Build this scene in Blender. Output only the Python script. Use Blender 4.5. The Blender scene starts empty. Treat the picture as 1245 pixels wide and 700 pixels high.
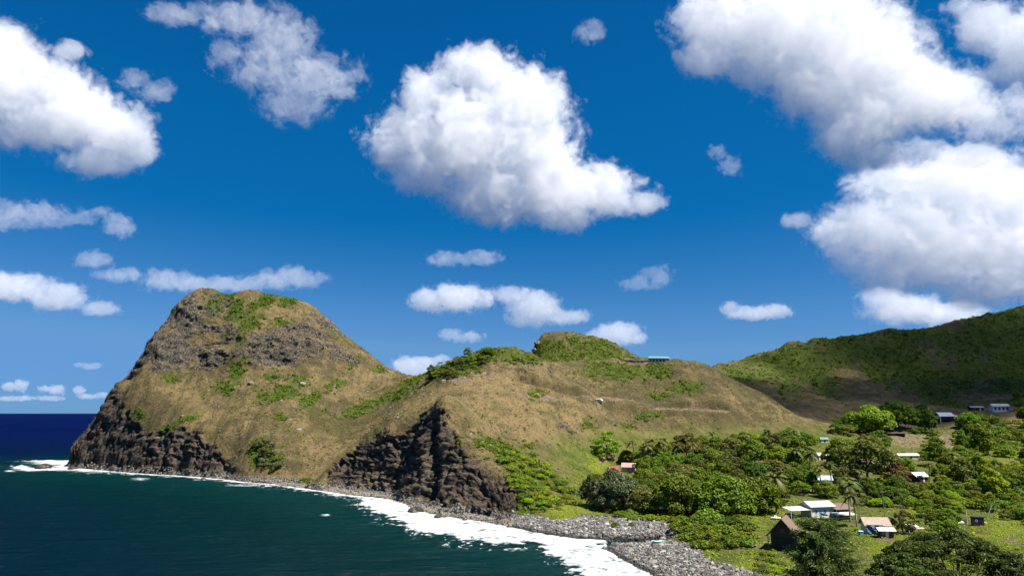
import bpy, bmesh, math, random, time
import numpy as np
from mathutils import Vector, Matrix, Euler

SC = bpy.context.scene
COL = SC.collection
T0 = time.time()

# ------------------------------------------------------------------ camera
CAM_H = 60.0
FPX = 830.0                      # focal length in pixels of a 1245 px wide picture
PITCH = math.atan(152 / FPX)
cam_data = bpy.data.cameras.new('camera')
cam_data.sensor_width = 36.0
cam_data.lens = 36.0 * FPX / 1245.0
cam_data.clip_start = 1.0
cam_data.clip_end = 200000.0
cam = bpy.data.objects.new('camera', cam_data)
COL.objects.link(cam)
cam.location = (0, 0, CAM_H)
cam.rotation_euler = (math.pi / 2 + PITCH, 0, 0)
SC.camera = cam

# ------------------------------------------------------------------ world, sun, exposure
SUN_DIR = Vector((0.44, -0.20, 0.87)).normalized()
SUN_EL = math.asin(SUN_DIR.z)
SUN_AZ = math.atan2(SUN_DIR.x, SUN_DIR.y)
world = bpy.data.worlds.new('World')
SC.world = world
world.use_nodes = True
wn, wl = world.node_tree.nodes, world.node_tree.links
sky = wn.new('ShaderNodeTexSky')
sky.sky_type = 'NISHITA'
sky.sun_disc = False
sky.sun_elevation = SUN_EL
sky.sun_rotation = SUN_AZ
sky.altitude = 0
sky.air_density = 0.9
sky.dust_density = 0.0
sky.ozone_density = 5.0
sat = wn.new('ShaderNodeGamma')
sat.inputs['Gamma'].default_value = 1.45
bg = wn['Background']
bg.inputs['Strength'].default_value = 0.065
def scaled(f):                   # the gamma acts on values near 1, so scale down and back up around it
    n = wn.new('ShaderNodeVectorMath'); n.operation = 'SCALE'; n.inputs['Scale'].default_value = f
    return n
dn, up = scaled(0.085), scaled(1 / 0.085)
wl.new(sky.outputs['Color'], dn.inputs[0])
wl.new(dn.outputs[0], sat.inputs['Color'])
# deep clear trade wind blue: less red and green near the zenith, a tamed horizon glow
crv = wn.new('ShaderNodeRGBCurve')
for ch, pts in enumerate((
        [(0, 0), (.046, .002), (.10, .042), (.16, .070), (.30, .074), (1, .10)],
        [(0, .02), (.067, .070), (.11, .086), (.20, .140), (.30, .180), (.45, .186), (1, .22)],
        [(0, .10), (.187, .221), (.265, .25), (.40, .33), (.55, .385), (1, .43)])):
    c = crv.mapping.curves[ch]
    while len(c.points) < len(pts): c.points.new(.5, .5)
    for p, (a, b) in zip(c.points, pts): p.location = (a, b); p.handle_type = 'VECTOR'
crv.mapping.update()
wl.new(sat.outputs['Color'], crv.inputs['Color'])
wl.new(crv.outputs['Color'], up.inputs[0])
wl.new(up.outputs[0], bg.inputs['Color'])

sun_data = bpy.data.lights.new('sun', 'SUN')
sun_data.energy = 5.0
sun_data.angle = math.radians(0.53)
sun_data.color = (1.0, 0.95, 0.86)
sun = bpy.data.objects.new('sun', sun_data)
COL.objects.link(sun)
sun.rotation_euler = SUN_DIR.to_track_quat('Z', 'Y').to_euler()
sun.location = (500, 200, 2000)

vs = SC.view_settings
SC.display_settings.display_device = 'sRGB'
vs.view_transform = 'Standard'
vs.look = 'None'
vs.exposure = 1.25
vs.gamma = 1.0
vs.use_curve_mapping = False
cy = SC.cycles
cy.max_bounces = 40
cy.diffuse_bounces = 2
cy.glossy_bounces = 2
cy.transmission_bounces = 3
cy.transparent_max_bounces = 24
cy.volume_bounces = 40
cy.use_denoising = True
cy.caustics_reflective = False
cy.caustics_refractive = False

# ------------------------------------------------------------------ pixel <-> place
CP, SP = math.cos(PITCH), math.sin(PITCH)
def ray(px, py):
    u = (px - 622.5) / FPX
    v = (350.0 - py) / FPX
    return u, CP - v * SP, SP + v * CP
def at(px, py, Y):
    d = ray(px, py)
    k = Y / d[1]
    return (d[0] * k, Y, CAM_H + d[2] * k)
def on(px, py, z=0.0):
    d = ray(px, py)
    k = (z - CAM_H) / d[2]
    return (d[0] * k, d[1] * k)
def mpp(Y):
    return Y / FPX

# ------------------------------------------------------------------ noise
_rs = np.random.RandomState(7)
_PERM = np.tile(_rs.permutation(4096), 2).astype(np.int32)
_G3 = _rs.normal(size=(4096, 3)).astype(np.float32)
_G3 /= np.linalg.norm(_G3, axis=1, keepdims=True)
def noise3(x, y, z, seed=0):
    x = np.asarray(x, np.float32); y = np.asarray(y, np.float32); z = np.asarray(z, np.float32)
    x, y, z = np.broadcast_arrays(x, y, z)
    xi = np.floor(x).astype(np.int32); yi = np.floor(y).astype(np.int32); zi = np.floor(z).astype(np.int32)
    xf = x - xi; yf = y - yi; zf = z - zi
    u = xf * xf * xf * (xf * (xf * 6 - 15) + 10)
    v = yf * yf * yf * (yf * (yf * 6 - 15) + 10)
    w = zf * zf * zf * (zf * (zf * 6 - 15) + 10)
    def corner(dx, dy, dz):
        h = _PERM[(xi + dx + seed * 131) & 4095]
        h = _PERM[(h + yi + dy) & 4095]
        h = _PERM[(h + zi + dz) & 4095]
        g = _G3[h]
        return g[..., 0] * (xf - dx) + g[..., 1] * (yf - dy) + g[..., 2] * (zf - dz)
    def lerp(a, b, t):
        return a + (b - a) * t
    x00 = lerp(corner(0, 0, 0), corner(1, 0, 0), u)
    x10 = lerp(corner(0, 1, 0), corner(1, 1, 0), u)
    x01 = lerp(corner(0, 0, 1), corner(1, 0, 1), u)
    x11 = lerp(corner(0, 1, 1), corner(1, 1, 1), u)
    return lerp(lerp(x00, x10, v), lerp(x01, x11, v), w) * 1.5
def fbm3(x, y, z, octaves=5, gain=0.5, lac=2.03, seed=0):
    a, s, t = 1.0, 0.0, 0.0
    for o in range(octaves):
        s = s + a * noise3(x, y, z, seed + o)
        t += a
        a *= gain
        x = x * lac + 3.7; y = y * lac + 1.3; z = z * lac + 8.1
    return s / t
def fbm2(x, y, octaves=5, gain=0.5, seed=0):
    return fbm3(x, y, np.float32(0.37) + 0 * x, octaves, gain, 2.03, seed)
def smooth(a, b, x):
    t = np.clip((x - a) / (b - a), 0, 1)
    return t * t * (3 - 2 * t)

# ------------------------------------------------------------------ materials helpers
def new_mat(name):
    m = bpy.data.materials.new(name)
    m.use_nodes = True
    nt = m.node_tree
    nt.nodes.clear()
    out = nt.nodes.new('ShaderNodeOutputMaterial')
    return m, nt, out
def N(nt, kind, **kw):
    n = nt.nodes.new(kind)
    for k, v in kw.items():
        if k.startswith('in_'):
            key = k[3:]
            key = int(key) if key.isdigit() else key.replace('_', ' ')
            n.inputs[key].default_value = v
        else:
            setattr(n, k, v)
    return n
def set_props(o, label=None, category=None, group=None, kind=None):
    if label: o['label'] = label
    if category: o['category'] = category
    if group: o['group'] = group
    if kind: o['kind'] = kind
    return o
def link_mesh(name, me, mats, parent=None):
    o = bpy.data.objects.new(name, me)
    COL.objects.link(o)
    if not isinstance(mats, (list, tuple)): mats = [mats]
    if len(me.materials) == 0:
        for m in mats: me.materials.append(m)
    if parent is not None: o.parent = parent
    return o
def mesh_np(name, verts, faces, smooth_shade=True, uniform=4):
    """verts (n,3), faces (m,k) arrays -> mesh"""
    me = bpy.data.meshes.new(name)
    verts = np.ascontiguousarray(verts, np.float32); faces = np.ascontiguousarray(faces, np.int32)
    me.vertices.add(len(verts)); me.vertices.foreach_set('co', verts.ravel())
    k = faces.shape[1]
    me.loops.add(faces.size); me.loops.foreach_set('vertex_index', faces.ravel())
    me.polygons.add(len(faces))
    me.polygons.foreach_set('loop_start', np.arange(0, faces.size, k, dtype=np.int32))
    me.polygons.foreach_set('use_smooth', np.full(len(faces), smooth_shade, dtype=bool))
    me.update(calc_edges=True)
    return me
# ------------------------------------------------------------------ lie of the land (control heights -> one height field)
VY = np.array([(760,215),(730,238),(700,270),(690,285),(680,302),(670,318),(660,336),(650,353),(640,374),(630,395),(620,418),(610,443),(600,472),(590,502),
               (580,536),(570,574),(560,617),(550,662),(540,708),(530,755),(520,800),(510,845),(500,885)], float)
def valley_Y(py):
    return float(np.interp(py, VY[::-1, 0], VY[::-1, 1]))
def valley(px, py):
    return at(px, py, valley_Y(py))
COAST_PX = [(95,570),(130,573),(165,576),(200,578),(235,580),(270,583),(300,587),(330,589),(365,594),(395,598),(420,602),(450,605),(475,608),(490,613),
            (505,621),(525,626),(550,630),(580,634),(610,640),(640,646),(665,651),(700,656),(740,658),(775,657),(803,655),(798,660),(770,662),(742,663),
            (735,668),(747,677),(767,688),(787,698),(805,708),(835,724),(880,748)]
COAST = [on(*p) for p in COAST_PX]
COAST += [(52, 195), (10, 140), (-50, 60), (-80, -60), (-80, -400), (4000, -400), (4000, 4200), (500, 4200), (300, 1900), (180, 1350), (-40, 1210),
          (-250, 1120), (-400, 1060), (-500, 980), (-535, 880), (-510, 800)]
COAST = np.array(COAST)
CTRL = []
def c3(*pts):
    for p in pts: CTRL.append(at(*p))
for p in COAST_PX[:24]: CTRL.append((*on(*p), 0.0))
# the headland: summit, upper crag, grass apron, sea cliff
c3((262,353,860),(300,354,872),(340,359,880),(375,371,880),(395,387,870),(415,411,860),(435,431,850),(460,446,845),(485,457,840),
   (235,355,850),(210,376,835),(190,406,825),(170,441,815),(150,463,800),(136,471,790),(125,500,782),(112,540,775),
   (150,485,765),(165,510,738),(185,534,716),(215,519,705),(240,525,690),(258,545,674),(275,572,658),
   (120,560,752),(150,560,728),(185,565,703),(215,560,692),(245,565,676),
   (210,470,768),(250,485,742),(300,475,745),(330,500,700),(355,455,765),(390,470,760),(300,540,655),(350,560,625),(250,510,712),(300,505,700),
   (165,455,792),(220,450,790),(270,446,786),(300,438,785),(340,437,788),(400,438,800),(180,415,806),(235,385,822),(290,408,806),(340,400,815),(400,412,822),
   (276,362,864),(284,360,866),(248,351,856),(280,372,840),(330,378,845),(365,385,848))
# saddle and the slope under it
c3((450,472,800),(440,500,740),(420,530,680),(400,558,620),(385,582,588),(470,490,745),(480,475,760))
# central hill: front ridge, cliff, golden face
c3((505,460,810),(520,455,780),(545,440,740),(590,425,735),(620,423,740),(640,425,760),(560,464,655),(520,481,632),(480,506,604),(440,534,582),(405,566,572),
   (592,455,682),(640,468,692),(600,480,622),(575,500,580),(620,530,545),(580,530,500),(650,560,500),(660,600,442),(700,490,700),(700,530,620),(650,500,610),
   (528,491,520),(535,500,508),(510,510,535),(470,529,548),(435,548,568),(552,530,478),(590,568,445),(622,594,424),
   (530,560,480),(500,570,510),(460,575,540),(560,580,446),(590,600,424),(615,615,414),(520,590,466),(420,588,558),(470,598,524),(530,612,446),(575,624,418),(625,628,402),
   (660,478,688),(690,481,715),(730,487,735),(780,495,765),(830,498,780),(880,500,790),(640,640,376),(660,628,398),(690,602,462),(720,575,548),(760,547,668),(830,526,752),(900,522,772),(950,520,778),
   (655,409,1000),(690,405,1010),(740,413,1000),(772,434,960),(690,432,930),(720,445,880),(660,440,850),(620,440,760),(790,439,925),(812,438,920),(840,440,905),(862,444,900),(900,466,860),(930,490,825),(965,516,785),
   (740,470,830),(790,465,860),(840,462,855),(770,480,800),(840,480,820),(700,462,800),(750,505,740),(850,510,770))
# right hand mountain: ridge line, spurs and gullies
c3((862,446,1250),(900,440,1350),(940,428,1450),(981,414,1500),(1040,407,1550),(1090,402,1600),(1130,400,1650),(1180,388,1700),(1245,373,1750),(1330,350,1800),(1450,318,1850),
   (1000,432,1430),(1040,455,1270),(1075,475,1140),(1105,492,1030),(1060,440,1470),(1100,463,1330),(1140,483,1190),(1160,497,1060),
   (1120,412,1560),(1160,430,1400),(1200,458,1240),(1235,482,1110),(1190,410,1620),(1230,440,1470),(1262,465,1320),(1300,390,1600),(1320,430,1400),(1350,470,1180),
   (930,440,1350),(920,465,1170),(950,488,1060),(985,512,950),(975,455,1340),(1010,484,1190),(1040,506,1030),(870,457,1150),(905,482,1070),(945,506,950),
   (1100,512,880),(1180,508,890),(1250,500,900),(1330,495,900),(1020,518,880))
for px in (720, 790, 860, 930, 1000, 1080, 1160, 1245, 1340):
    for py in (690, 670, 640, 610, 580, 560, 540):
        if py < 560 and px < 800: continue
        if py > 665 and px < 900: continue
        CTRL.append(valley(px, py))
for w in [(-430,960,120),(-330,990,150),(-200,1000,110),(-100,950,70),(-480,900,60),(-300,1080,20),(0,1000,70),(60,1120,90),(150,1220,40),(-60,1130,20),(300,1150,90),
          (200,1080,110),(500,1700,120),(900,1900,200),(1500,2150,300),(2000,2100,380),(700,2300,60),(1400,2700,150),(2300,2700,200),
          (100,175,7),(60,200,5),(150,165,8),(60,150,9),(200,185,7),(40,110,16),(130,110,18),(0,20,50),(150,20,48),(350,100,30),(350,200,14),(420,270,12),(600,300,20),(600,500,45),(800,700,110),(1100,900,190),
          (140,230,4),(200,235,4),(1500,1200,320),(2000,1500,420),(900,400,120),(1600,600,300)]:
    CTRL.append(w)
CTRL = np.array(CTRL, np.float64)
def rbf_fit(P, c=9.0, lam=0.02):
    n = len(P)
    d = np.sqrt(((P[:, None, :2] - P[None, :, :2]) ** 2).sum(-1) + c * c)
    A = np.zeros((n + 3, n + 3))
    A[:n, :n] = d - lam * 20 * np.eye(n)
    A[:n, n] = 1; A[:n, n + 1:] = P[:, :2] * 1e-3
    A[n, :n] = 1; A[n + 1:, :n] = (P[:, :2] * 1e-3).T
    return np.linalg.solve(A, np.r_[P[:, 2], 0, 0, 0])
_W = rbf_fit(CTRL)
def rbf(x, y, c=9.0):
    x = x.ravel(); y = y.ravel(); out = np.empty(len(x), np.float32)
    Pf = CTRL.astype(np.float32); w = _W.astype(np.float64)
    for i in range(0, len(x), 40000):
        xs, ys = x[i:i + 40000, None].astype(np.float32), y[i:i + 40000, None].astype(np.float32)
        d = np.sqrt((xs - Pf[None, :, 0]) ** 2 + (ys - Pf[None, :, 1]) ** 2 + c * c)
        out[i:i + 40000] = d.astype(np.float64) @ w[:-3] + w[-3] + w[-2] * xs[:, 0] * 1e-3 + w[-1] * ys[:, 0] * 1e-3
    return out
def poly_sd(x, y, poly):
    """signed distance to a polygon, positive inside"""
    poly = np.asarray(poly, np.float32)
    x = np.asarray(x, np.float32); y = np.asarray(y, np.float32)
    best = np.full(x.shape, 1e18, np.float32); inside = np.zeros(x.shape, bool)
    for (x0, y0), (x1, y1) in zip(poly, np.roll(poly, -1, 0)):
        ex, ey = x1 - x0, y1 - y0
        L = ex * ex + ey * ey + 1e-9
        t = np.clip(((x - x0) * ex + (y - y0) * ey) / L, 0, 1)
        best = np.minimum(best, (x - x0 - t * ex) ** 2 + (y - y0 - t * ey) ** 2)
        if abs(ey) > 1e-9:
            cr = ((y0 > y) != (y1 > y)) & (x < (x1 - x0) * (y - y0) / ey + x0)
            inside ^= cr
    d = np.sqrt(best)
    return np.where(inside, d, -d)
def line_d(x, y, pts):
    x = np.asarray(x, np.float32); y = np.asarray(y, np.float32)
    best = np.full(x.shape, 1e18, np.float32)
    for (x0, y0), (x1, y1) in zip(pts[:-1], pts[1:]):
        ex, ey = x1 - x0, y1 - y0
        t = np.clip(((x - x0) * ex + (y - y0) * ey) / (ex * ex + ey * ey + 1e-9), 0, 1)
        best = np.minimum(best, (x - x0 - t * ex) ** 2 + (y - y0 - t * ey) ** 2)
    return np.sqrt(best)
# 4 m base grid, then bilinear lookup
GX0, GX1, GY0, GY1, GS = -800.0, 2400.0, 60.0, 2800.0, 4.0
_gx = np.arange(GX0, GX1 + GS, GS); _gy = np.arange(GY0, GY1 + GS, GS)
_GXX, _GYY = np.meshgrid(_gx, _gy, indexing='ij')
_GZ = rbf(_GXX, _GYY).reshape(_GXX.shape)
_GC = poly_sd(_GXX.astype(np.float32), _GYY.astype(np.float32), COAST)
def bil(grid, x, y):
    fx = np.clip((x - GX0) / GS, 0, grid.shape[0] - 1.001); fy = np.clip((y - GY0) / GS, 0, grid.shape[1] - 1.001)
    i = fx.astype(int); j = fy.astype(int); u = fx - i; v = fy - j
    return grid[i, j] * (1 - u) * (1 - v) + grid[i + 1, j] * u * (1 - v) + grid[i, j + 1] * (1 - u) * v + grid[i + 1, j + 1] * u * v
def in_valley(x, y):
    """1 on the valley floor, 0 on the hills"""
    zz = bil(_GZ, x, y)
    v = smooth(-30, 30, x - 20) * smooth(60, 30, zz) * smooth(900, 800, y)
    return v
def sea_dist(x, y):
    x = np.asarray(x, float); y = np.asarray(y, float)
    near = (x > 0) & (x < 140) & (y > 200) & (y < 420)
    s = bil(_GC, x, y)
    if near.any():
        s = np.where(near, 0, s)
        s[near] = poly_sd(x[near], y[near], COAST)
    return s
ROAD = [at(*q) for q in ((636,471,700),(660,478,706),(695,482,722),(730,487.5,740),(780,494.5,768),(830,498,786),(880,500,796))]
def height(x, y):
    x = np.asarray(x, float); y = np.asarray(y, float)
    z = bil(_GZ, x, y)
    s = sea_dist(x, y)
    hill = smooth(12, 45, z) * smooth(0, 40, s)
    far = smooth(1000, 1300, y)
    n1 = fbm2(x / 60, y / 60, 5, .5, 3)
    rid = np.abs(fbm2(x / 95 + 7, y / 95, 4, .5, 9))
    z = z + hill * (1 + far * 1.2) * (6.0 * n1 + (11.0 + 1.0 * far) * (rid - .2)) + 0.5 * fbm2(x / 9, y / 9, 3, .5, 4) * smooth(0, 10, s)
    # the road bench cut across the brown hill
    m = (x > -20) & (x < 300) & (y > 640) & (y < 860)
    if m.any():
        xm, ym = x[m], y[m]; best = np.full(xm.shape, 1e9); zr = np.zeros(xm.shape)
        for (x0, y0, z0), (x1, y1, z1) in zip(ROAD[:-1], ROAD[1:]):
            ex, ey = x1 - x0, y1 - y0; t = np.clip(((xm - x0) * ex + (ym - y0) * ey) / (ex * ex + ey * ey), 0, 1)
            d = np.hypot(xm - x0 - t * ex, ym - y0 - t * ey); c = d < best; best = np.where(c, d, best); zr = np.where(c, z0 + t * (z1 - z0), zr)
        k = smooth(9.0, 4.2, best); z[m] = z[m] * (1 - k) + zr * k
    beach = np.where(s < 3, .45 * s, 1.35 + .12 * (s - 3)) + .25 * fbm2(x / 4, y / 4, 3, .55, 21)
    # the cut bank on the far side of the stream mouth
    (xa, ya), (xb, yb) = on(738, 661.5), on(803, 657.5)
    yl = ya + (yb - ya) * np.clip((x - xa) / (xb - xa), 0, 1)
    cut = (x > xa) & (x < xb + 3) & (y > yl) & (y < yl + 22)
    beach = np.where(cut, np.minimum(1.5 * s, 2.3 + .06 * s), beach)
    # low shore: the spit and both cobble banks
    low = smooth(14, 8, z)
    z = np.where((s > 0), np.maximum(z, np.minimum(beach, 3.2)), z)
    z = np.where(s > 0, np.where(s < 5, np.minimum(z, beach + 1.9 * np.maximum(s - 1.5, 0)), z), np.maximum(.35 * s, -9) - .3)
    return z
def hz(x, y):
    return float(height(np.array([float(x)]), np.array([float(y)]))[0])
# ------------------------------------------------------------------ terrain sheets
def project(x, y, z):
    dz = z - CAM_H
    yc = y * CP + dz * SP
    v = (-y * SP + dz * CP) / yc
    return 622.5 + x / yc * FPX, 350 - v * FPX
def blob(px, py, lst, hard=1.0):
    m = np.zeros(np.shape(px), np.float32)
    for b in lst:
        cx, cy, rx, ry = b[:4]
        ang = math.radians(b[4]) if len(b) > 4 else 0
        dx, dy = px - cx, py - cy
        u = dx * math.cos(ang) + dy * math.sin(ang); w = -dx * math.sin(ang) + dy * math.cos(ang)
        m = np.maximum(m, np.exp(-((u / rx) ** 2 + (w / ry) ** 2) * hard))
    return m
def polym(px, py, poly, soft):
    return smooth(-soft, soft, poly_sd(px, py, poly))

NC, NR = 1120, 820
ang = np.linspace(-190, 1440, NC)
U = (ang - 622.5) / FPX / CP                 # x / y along each column
def build_grid():
    tf = np.exp(np.linspace(math.log(118), math.log(2650), 2400))
    R = np.empty((NC, NR)); 
    XX = U[:, None] * tf[None, :]; YY = np.broadcast_to(tf[None, :], XX.shape)
    ZZ = height(XX.ravel(), YY.ravel()).reshape(XX.shape)
    # a finer step where the ground is steep
    dz = np.abs(np.diff(ZZ, axis=1)); dr = np.diff(tf)[None, :]
    ker = np.ones(31) / 31
    dzs = np.apply_along_axis(lambda a: np.convolve(a, ker, 'same'), 0, dz)
    vis = np.where((ZZ[:, 1:] > -1.5), 1.0, .25) 
    metric = (np.sqrt((dr * .30) ** 2 + (dzs * 1.0) ** 2)) / tf[None, 1:] * vis + 1e-7
    metric = metric * np.where(tf[None, 1:] > 1900, .3, 1)
    cum = np.concatenate([np.zeros((NC, 1)), np.cumsum(metric, 1)], 1)
    cum /= cum[:, -1:]
    # let neighbouring columns share their spacing
    k2 = np.ones(9) / 9
    pad = np.pad(cum, ((4, 4), (0, 0)), 'edge')
    cum = sum(pad[i:i + NC] for i in range(9)) / 9
    q = np.linspace(0, 1, NR)
    for i in range(NC):
        R[i] = np.interp(q, cum[i], tf)
    return R
RR = build_grid()
GXv = (U[:, None] * RR); GYv = RR
GZv = height(GXv.ravel(), GYv.ravel()).reshape(GXv.shape)
SDv = sea_dist(GXv.ravel(), GYv.ravel()).reshape(GXv.shape)
print('grid', round(time.time() - T0, 1))
def grid_normals(X, Y, Z):
    P = np.stack([X, Y, Z], -1)
    du = np.gradient(P, axis=0); dv = np.gradient(P, axis=1)
    n = np.cross(du, dv); n /= np.linalg.norm(n, axis=-1, keepdims=True) + 1e-9
    n[n[..., 2] < 0] *= -1
    return n
NRM = grid_normals(GXv, GYv, GZv)
PX, PY = project(GXv, GYv, GZv)
wobx = 9 * fbm2(GXv / 14, GYv / 14 + GZv / 9, 4, .6, 31); woby = 9 * fbm2(GXv / 14 + 50, GYv / 14 + GZv / 9, 4, .6, 33)
QX, QY = PX + wobx, PY + woby
seen_front = GYv < 1060
# --- rock: the two dark sea cliffs and the dry crags above
CLIFF_A = [(60,600),(60,540),(96,520),(118,486),(128,470),(141,466),(152,480),(150,500),(168,515),(184,533),(200,524),(222,518),(243,528),(262,550),(282,574),(270,584),(200,580),(130,576)]
CLIFF_B = [(396,590),(402,574),(430,548),(470,530),(500,520),(512,506),(522,500),(533,498),(541,516),(552,530),(576,556),(600,577),(624,592),(632,625),(600,632),(540,622),(500,606),(450,598)]
cwx = 20 * fbm2(GXv / 20, GYv / 20 + GZv / 14, 5, .62, 35); cwy = 16 * fbm2(GXv / 20 + 40, GYv / 20 + GZv / 14, 5, .62, 37)
cliff = np.maximum(polym(PX + cwx, PY + cwy, CLIFF_A, 3) * (GYv < 800), polym(PX + cwx, PY + cwy, CLIFF_B, 3) * (GYv < 640))
CRAG = [(158,458),(172,430),(186,398),(208,370),(238,352),(262,350),(282,360),(288,395),(292,408),(320,398),(352,394),(382,378),(402,390),(430,428),(440,442),(400,447),(372,440),(340,446),(300,446),(284,440),(258,448),(215,452)]
crag = polym(QX, QY, CRAG, 6) * (GYv < 900)
crag = np.maximum(crag * (.3 + .7 * smooth(-.12, .22, fbm2(GXv / 24, GYv / 24 + GZv / 16, 4, .6, 41))), blob(QX, QY, [(350,418,56,22),(205,430,30,30),(225,385,24,30)]) * crag)
crag2 = blob(QX, QY, [(630,448,34,16),(668,452,22,10),(646,414,13,8),(690,520,40,10,30),(655,540,30,10,40),(760,470,40,5),(815,445,16,8),(500,470,12,5)]) * .8 * smooth(-.15, .25, fbm2(GXv / 11, GYv / 11 + GZv / 8, 4, .6, 43)) * (GYv < 1100)
rock = np.clip(np.maximum(cliff, np.maximum(crag * .9, crag2)), 0, 1)
# --- 3-D roughness pushed along the normal, strata in the cliffs
P3 = np.stack([GXv, GYv, GZv], -1)
med_w = fbm2(GXv / 30, GYv / 30, 3, .5, 70)
def disp():
    x, y, z = GXv, GYv, GZv
    strata = fbm3(x / 26, y / 26, z / 3.4, 4, .6, seed=51)
    hb = (z + 3.2 * fbm3(x / 40, y / 40, z / 40, 3, .5, seed=52) + .8 * fbm3(x / 6, y / 6, z / 6, 2, .5, seed=54)) / 4.6
    bed = np.abs((hb % 1.0) - .35)
    bed2 = ((hb * 2.7 + .3) % 1.0)
    crack = 1 - np.abs(noise3(x / 9, y / 9, z / 14, 53)) * 2.2
    blocks = fbm3(x / 7, y / 7, z / 5, 4, .62, seed=57)
    butt = fbm2(x / 22 + 3, y / 22, 3, .6, 58)
    patch = smooth(-.25, .3, fbm3(x / 18, y / 18, z / 12, 3, .5, seed=59))
    cleft = smooth(.16, .0, np.abs(fbm2(x / 17 + .02 * z, y / 17 + 8, 3, .6, 56)))
    big_b = fbm3(x / 20, y / 20, z / 13, 4, .6, seed=62)
    gully = np.exp(-((PX + .5 * cwx - 526) / 7.0) ** 2) * smooth(490, 525, PY) * (PY < 606) * (GYv < 640)
    d = cliff * (1.6 * strata + patch * (-2.0 * bed + .7 * bed2) + 4.6 * butt + 2.2 * big_b + 2.6 * np.floor(big_b * 6 + .5) / 6 - 2.6 * cleft + 1.4 * blocks + 2.4 * np.floor(blocks * 5 + .5) / 5 - 5.0 * gully - .4)
    cr = fbm3(x / 15, y / 15, z / 12, 5, .62, seed=61)
    st = np.floor(cr * 7 + .5) / 7 * .65 + cr * .35            # broken into ledges and blocks
    fine = fbm3(x / 4, y / 4, z / 3, 3, .6, seed=64)
    crb = fbm3(x / 30, y / 30, z / 26, 3, .55, seed=65)
    d += np.maximum(crag, crag2) * (9.5 * crb + 8.5 * st + 2.4 * np.floor(fine * 4 + .5) / 4)
    soft = (1 - rock) * smooth(8, 25, z) * smooth(0, 12, SDv)
    d += soft * (1.5 * fbm3(x / 8, y / 8, z / 8, 5, .68, seed=67))
    rill = fbm2((x * .98 + y * .17) / 7.5 + .8 * med_w, (y * .98 - x * .17) / 60, 4, .62, 69)
    d += soft * 1.5 * rill
    return d
DIS = disp() * smooth(-1, 3, SDv) * (GZv > -1)
P3 = P3 + NRM * DIS[..., None]
print('disp', round(time.time() - T0, 1))

# --- what grows or lies where
big = -.28 * (GYv > 1060) + fbm2(GXv / 45, GYv / 45 + GZv / 30, 4, .55, 71)
med = fbm2(GXv / 12, GYv / 12 + GZv / 9, 4, .6, 73)
G_HEAD = [(262,370,10,16,20),(284,372,12,18,-20),(318,368,22,7,-30),(305,392,14,8,-30),(342,391,12,5),(352,366,14,5),(288,412,12,7),(286,452,9,16,-10),(274,470,10,8),(300,435,10,5),
          (378,486,16,6,-35),(345,478,16,9),(322,482,14,7),(362,462,10,6),(330,458,12,6),(318,552,17,15),(335,560,14,10),(402,470,10,5),(430,440,6,8,30),(415,465,8,5),
          (440,496,26,6,-22),(482,480,24,5,-22),(500,466,14,6,-20),(458,450,8,4),(205,520,10,7,-30),(228,510,20,4,-20),(205,460,9,6),(172,505,8,7),(370,585,8,5),(340,505,8,5),(395,500,6,3)]
G_HILL = [(560,442,34,12,-10),(530,452,16,9),(600,430,36,7),(655,428,16,6),(672,422,20,10),(722,424,42,13,10),(690,432,40,6),(755,452,46,9),(798,450,20,9),(735,446,26,6),(640,436,20,6),
          (606,545,24,10,20),(640,572,26,24),(662,598,24,26),(640,612,14,18),(690,606,16,16),(620,560,20,10),(588,538,12,5),(700,585,9,14,-20),(556,540,5,5),(650,480,9,6),(800,482,14,5),(835,470,20,6),(760,520,14,6),(790,505,18,6),(720,520,14,10)]
G_MTN = [(950,432,50,9,-14),(1022,413,60,8),(1120,408,60,8),(1232,386,50,12),(1150,462,40,18),(1066,452,26,12,30),(990,458,30,12,20),(985,440,84,15,-10),(900,456,26,9),(880,462,20,8),(1062,425,70,17,0),(1105,445,44,26,30),(1130,475,36,14,30),(1200,410,70,22,-14),(1235,440,40,30),(1180,440,30,16,40),(1225,470,22,10),(1000,470,18,8,30),(960,470,16,10),(1040,505,30,10),(1160,498,40,9),(1100,500,20,8),(1240,495,24,10)]
green = np.where(GYv < 640, np.maximum(blob(QX, QY, G_HILL), blob(QX, QY, G_HEAD)), np.where(GYv < 1060, np.maximum(blob(QX, QY, G_HEAD), blob(QX, QY, G_HILL)), blob(QX, QY, G_MTN)))
vall = in_valley(GXv.ravel(), GYv.ravel()).reshape(GXv.shape)
lawn_b = blob(PX + 2.6 * wobx, PY + 1.3 * woby, [(690,622,36,11),(722,612,18,6),(730,560,14,22,20),(1085,665,34,18),(870,640,60,10),(860,660,30,8),(930,690,40,12),(910,625,40,8),(800,628,40,6),(1025,545,20,8),(1225,645,26,16),(1120,620,26,8),(1240,560,40,14),(1230,590,30,8)])
earth = blob(PX + 2.2 * wobx, PY + .5 * woby, [(592,455,16,5),(650,482,34,3,8),(735,484,42,2.2,5),(840,498,60,2.0,2),(1105,535,26,10),(1150,540,14,14,30),(1095,520,30,5),(925,663,34,3.5,-8),(1085,657,28,3,4),(1230,655,12,5),(775,631,40,2.5,3),(735,558,14,4,-20),(1235,560,24,3),(560,462,14,4)])
pebble = smooth(26, 18, SDv + 9 * fbm2(GXv / 14, GYv / 14, 3, .5, 81)) * (SDv > -6) * smooth(7, 3.5, GZv)
bank = np.maximum(polym(QX, QY, [(640,648),(655,636),(712,628),(745,632),(775,628),(810,634),(826,640),(818,652),(790,660),(700,664)], 3), polym(QX, QY, [(722,668),(750,656),(798,654),(842,664),(868,684),(930,700),(940,730),(790,730)], 3)) * (GYv < 430)
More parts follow.
